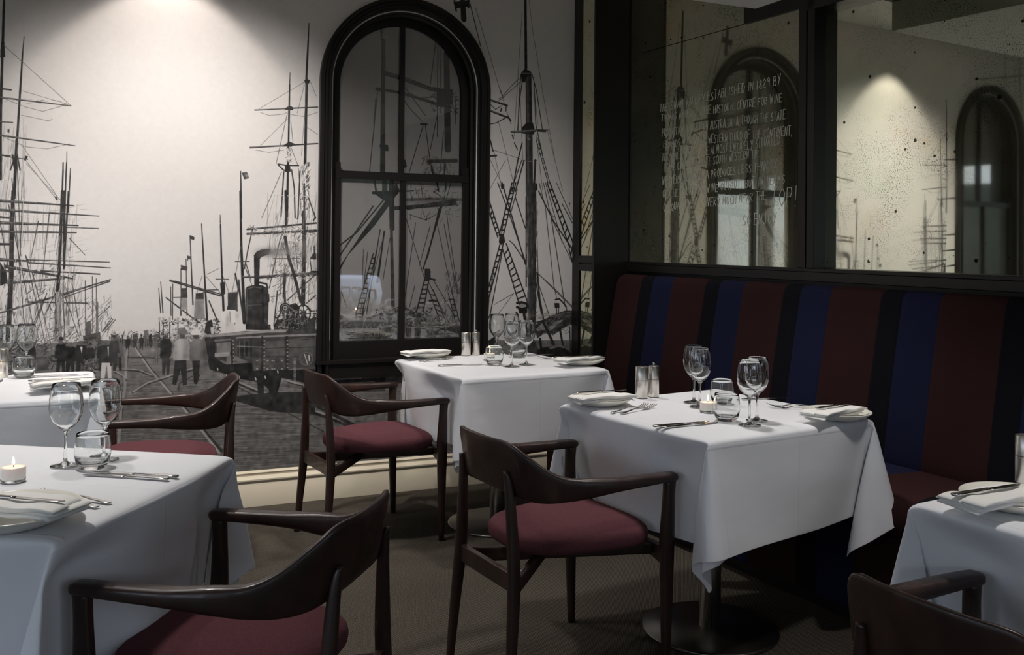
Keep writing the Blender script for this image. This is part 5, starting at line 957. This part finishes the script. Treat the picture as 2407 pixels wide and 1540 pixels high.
def b_mill(r=.0240, knob=False):
    nm = 'pepper_mill' if knob else 'salt_mill'
    t = thing(nm, '', 'pepper mill' if knob else 'salt mill', group='steel salt and pepper mills')
    lathe_part('body', [(0, 0), (r-.002, 0), (r, .002), (r, .064), (r-.0008, .0645), (0, .0645)], M['brushed'], t)
    lathe_part('cap', [(0, .0655), (r-.0008, .0655), (r, .066), (r, .1125), (r-.002, .115), (0, .1155)], M['brushed'], t)
    lathe_part('foot', [(0, -.0002), (r-.0015, -.0002), (r-.0015, .003), (0, .003)], M['black'], t)
    if knob: lathe_part('knob', [(0, .115), (.0022, .116), (.0022, .119), (.0045, .1205), (.0055, .124), (.0045, .1275), (0, .129)], M['steel'], t, 24)
    for ch in t.children:
        mod = ch.modifiers.new('edge', 'EDGE_SPLIT'); mod.split_angle = math.radians(45)
    return t
def b_plate():
    P = [(0, .0025), (.058, .0022), (.060, 0), (.066, .0005), (.072, .003), (.098, .0135), (.1095, .0215), (.1110, .0240), (.1098, .0256), (.1070, .0248), (.097, .0185), (.080, .0100), (.066, .0078), (0, .0075)]
    m = MB(); m.lathe(P, 80); o = m.build('side_plate', M['china'], None, smooth=True); return tag(o, '', 'plate', 'white side plates')
def b_napkin():
    """napkin folded to a long flat packet with a soft roll along one edge, draped over a plate"""
    Lx, W = .225, .105
    def layer(w0, w1, z0, th, roll, x0, x1, sag, nx=26):
        prof = [(w0, z0), (w0, z0+th*.5)]
        pts = []
        n = 10
        for i in range(n+1): pts.append((w0+(w1-w0)*i/n, z0+th))
        for i in range(1, 8): a = PI/2-PI*i/8; pts.append((w1+math.cos(a)*roll, z0+th/2+math.sin(a)*th/2))
        for i in range(n+1): pts.append((w1-(w1-w0)*i/n, z0))
        rings = []
        for i in range(nx+1):
            u = i/nx; x = x0+(x1-x0)*u; e = min(1, min(u, 1-u)/.04); k = .55+.45*math.sqrt(max(0, e))
            rings.append([Vector((x+.004*math.sin(22*y+z0*300), y, z0+th/2+(z-z0-th/2)*k-sag*(2*u-1)**4+.0015*math.sin(9*u+30*y)+.0012*math.sin(17*u+z0*500))) for y, z in pts])
        return rings
    m = MB()
    m.loft(layer(-.046, .046, .000, .0055, .006, -Lx/2, Lx/2*.96, .006))
    m.loft(layer(-.042, .049, .0055, .0050, .006, -Lx/2+.003, Lx/2, .005))
    m.loft(layer(-.048, .042, .0105, .0045, .005, -Lx/2+.001, Lx/2*.9, .004))
    m.loft(layer(-.053, -.014, .0125, .0060, .009, -Lx/2*.98, Lx/2*1.02, .004))
    o = m.build('napkin', M['napkin'], None, smooth=True); return tag(o, '', 'napkin', 'folded white napkins')
def strip(m, sec):
    """loft flattened rings along x: (x, halfwidth, z, thickness)"""
    m.loft([sup((x, 0, z), (0, 1, 0), (0, 0, 1), hw, th/2, 12, 2.6) for x, hw, z, th in sec])
def b_fork():
    t = thing('fork', '', 'fork', group='polished steel forks')
    m = MB(); strip(m, [(-.100, .004, .0030, .002), (-.098, .0075, .0028, .003), (-.08, .0068, .0035, .003), (-.05, .0052, .0060, .003), (-.02, .0036, .0095, .003), (.010, .0030, .0100, .003), (.028, .0040, .0070, .0028), (.036, .0085, .0045, .002), (.045, .0120, .0030, .0018), (.056, .0128, .0028, .0016)])
    m.build('handle', M['steel'], t, smooth=True)
    for k in range(4):
        m = MB(); y = -.0100+k*.00667
        m.loft([sup((x, y, z), (0, 1, 0), (0, 0, 1), hw, .0008, 8, 3) for x, hw, z in [(.053, .0022, .0028), (.066, .0018, .0034), (.080, .0016, .0058), (.092, .0013, .0095), (.099, .0006, .0125)]])
        m.build('tine', M['steel'], t, smooth=True)
    return t
def b_knife():
    t = thing('knife', '', 'knife', group='polished steel table knives')
    m = MB(); strip(m, [(-.110, .004, .0035, .004), (-.107, .0082, .0035, .0062), (-.09, .0088, .0035, .0066), (-.03, .0066, .0035, .0060), (.0, .0058, .0035, .0056), (.006, .0050, .0035, .005)])
    m.build('handle', M['steel'], t, smooth=True)
    m = MB(); m.loft([sup((x, y, z), (0, 1, 0), (0, 0, 1), hw, .0009, 10, 3) for x, y, hw, z in [(.004, .0, .0048, .0035), (.012, -.0012, .0078, .0033), (.05, -.0010, .0086, .0028), (.085, -.0002, .0088, .0024), (.102, .0012, .0070, .0021), (.111, .0035, .0035, .002), (.114, .005, .0012, .002)]])
    m.build('blade', M['steel'], t, smooth=True); return t
BUILD = dict(wine=b_wine, tumbler=b_tumbler, candle=b_candle, salt=lambda: b_mill(.0240, False), pepper=lambda: b_mill(.0195, True), plate=b_plate, napkin=b_napkin, fork=b_fork, knife=b_knife)
ZN = ZT0+.0250; ZK = ZN+.0178
D = math.radians
# middle table by the banquette
a = TN['M']
put('plate', -1.205, -1.925, 0, 'white side plate on the left of '+a)
put('napkin', -1.222, -1.968, D(2), 'folded white napkin with a knife on it, on the left plate of '+a, ZN)
put('knife', -1.205, -1.925, D(3), 'steel knife laid across the napkin on the left of '+a, ZK)
put('plate', -.605, -2.445, 0, 'white side plate at the right end of '+a)
put('napkin', -.655, -2.480, D(14), 'folded white napkin on the right plate of '+a, ZN)
put('knife', -.620, -2.462, D(12), 'steel knife laid across the napkin at the right of '+a, ZK)
put('salt', -.990, -1.855, 0, 'wider steel salt mill on '+a); put('pepper', -.934, -1.850, 0, 'slimmer steel pepper mill with a round knob on '+a)
put('fork', -1.168, -2.062, D(22), 'left one of the two steel forks before the mills on '+a); put('fork', -1.150, -2.088, D(23), 'right one of the two steel forks before the mills on '+a)
put('knife', -1.152, -2.352, D(3), 'rear one of the paired steel knives at the front of '+a); put('knife', -1.138, -2.376, D(3), 'front one of the paired steel knives at the front of '+a)
put('wine', -.870, -2.015, 0, 'rearmost wine glass on '+a+', left of the candle'); put('wine', -.905, -2.100, 0, 'wine glass on '+a+' just behind the candle')
put('wine', -.958, -2.440, 0, 'frontmost wine glass on '+a+' beside the tumbler'); put('wine', -.885, -2.385, 0, 'wine glass behind the frontmost one on '+a)
put('tumbler', -.980, -2.352, 0, 'front water tumbler on '+a); put('tumbler', -.795, -2.080, 0, 'rear water tumbler on '+a)
put('candle', -.940, -2.195, 0, 'lit white tea light in a clear cup on '+a)
put('fork', -.590, -2.225, D(155), 'rear one of two forks left of the right plate on '+a); put('fork', -.600, -2.258, D(152), 'front one of two forks left of the right plate on '+a)
put('knife', -.56, -2.045, D(-8), 'steel knife at the far side of '+a)
# far corner table
a = TN['B']
put('plate', -1.317, -.415, 0, 'white side plate on the left of '+a); put('napkin', -1.350, -.470, D(8), 'folded white napkin on the left plate of '+a, ZN)
put('plate', -.731, -.910, 0, 'white side plate at the right end of '+a); put('napkin', -.775, -.965, D(12), 'folded white napkin on the right plate of '+a, ZN)
put('knife', -.745, -.975, D(6), 'steel knife on the right napkin of '+a, ZK)
put('salt', -1.113, -.405, 0, 'wider steel salt mill on '+a); put('pepper', -1.055, -.395, 0, 'slimmer steel pepper mill with a knob on '+a)
put('fork', -1.322, -.525, D(24), 'steel fork before the left plate of '+a); put('fork', -1.310, -.548, D(24), 'second steel fork before the left plate of '+a)
put('knife', -1.282, -.765, D(-3), 'steel knife lying at the front of '+a)
put('wine', -.960, -.440, 0, 'left rear wine glass on '+a); put('wine', -.870, -.425, 0, 'right rear wine glass on '+a)
put('wine', -1.075, -.880, 0, 'front wine glass on '+a); put('wine', -.985, -.845, 0, 'wine glass right of the front one on '+a)
put('tumbler', -1.128, -.800, 0, 'front water tumbler on '+a); put('tumbler', -.900, -.560, 0, 'rear water tumbler on '+a)
put('candle', -1.085, -.640, 0, 'lit tea light seen through the tumbler on '+a)
put('knife', -.785, -.530, D(4), 'steel knife at the far side of '+a); put('fork', -.745, -.695, D(150), 'steel fork by the right plate of '+a)
# lower right table
a = TN['R']
put('plate', -1.010, -3.427, 0, 'white side plate on '+a, scale=1.05); put('napkin', -1.085, -3.440, D(2), 'folded white napkin on the plate of '+a, ZN, scale=1.1); put('knife', -1.105, -3.430, D(3), 'steel knife across the napkin on '+a, ZK+.002)
put('salt', -.795, -3.285, 0, 'steel salt mill cut off by the right edge of the view')
# near left table
a = TN['N']
put('plate', -3.020, -2.733, 0, 'large white plate under a napkin on '+a, scale=1.26); put('napkin', -3.010, -2.745, D(-36), 'folded white napkin on the plate of '+a, ZN+.007, scale=1.18)
put('knife', -3.010, -2.765, D(-36), 'steel knife laid on the napkin of '+a, ZK+.012)
put('wine', -2.919, -2.247, 0, 'left wine glass on '+a); put('wine', -2.828, -2.215, 0, 'right wine glass on '+a+', behind the tumbler'); put('tumbler', -2.857, -2.300, 0, 'water tumbler before the wine glasses on '+a)
put('candle', -3.028, -2.370, 0, 'lit tea light at the left edge on '+a)
put('knife', -2.784, -2.432, D(144), 'front one of the paired steel knives on '+a); put('knife', -2.762, -2.414, D(144.5), 'rear one of the paired steel knives on '+a)
put('fork', -2.898, -2.592, D(135), 'upper one of the two steel forks on '+a); put('fork', -2.922, -2.616, D(134), 'lower one of the two steel forks, half under the napkin of '+a)
# back left table
a = TN['F']
put('plate', -2.935, -.880, 0, 'white side plate on '+a); put('napkin', -2.935, -.975, D(8), 'folded white napkin on the plate of '+a, ZN); put('knife', -2.945, -.965, D(6), 'steel knife on the napkin of '+a, ZK)
put('tumbler', -3.087, -.530, 0, 'water tumbler on '+a); put('wine', -3.165, -.395, 0, 'left wine glass on '+a+', cut by the view edge'); put('wine', -3.085, -.385, 0, 'right wine glass on '+a)
put('salt', -3.170, -.470, 0, 'steel mill behind the tumbler on '+a); put('candle', -3.185, -.600, 0, 'tea light at the edge of '+a); put('knife', -2.955, -.522, D(2), 'steel knife beside the tumbler on '+a)
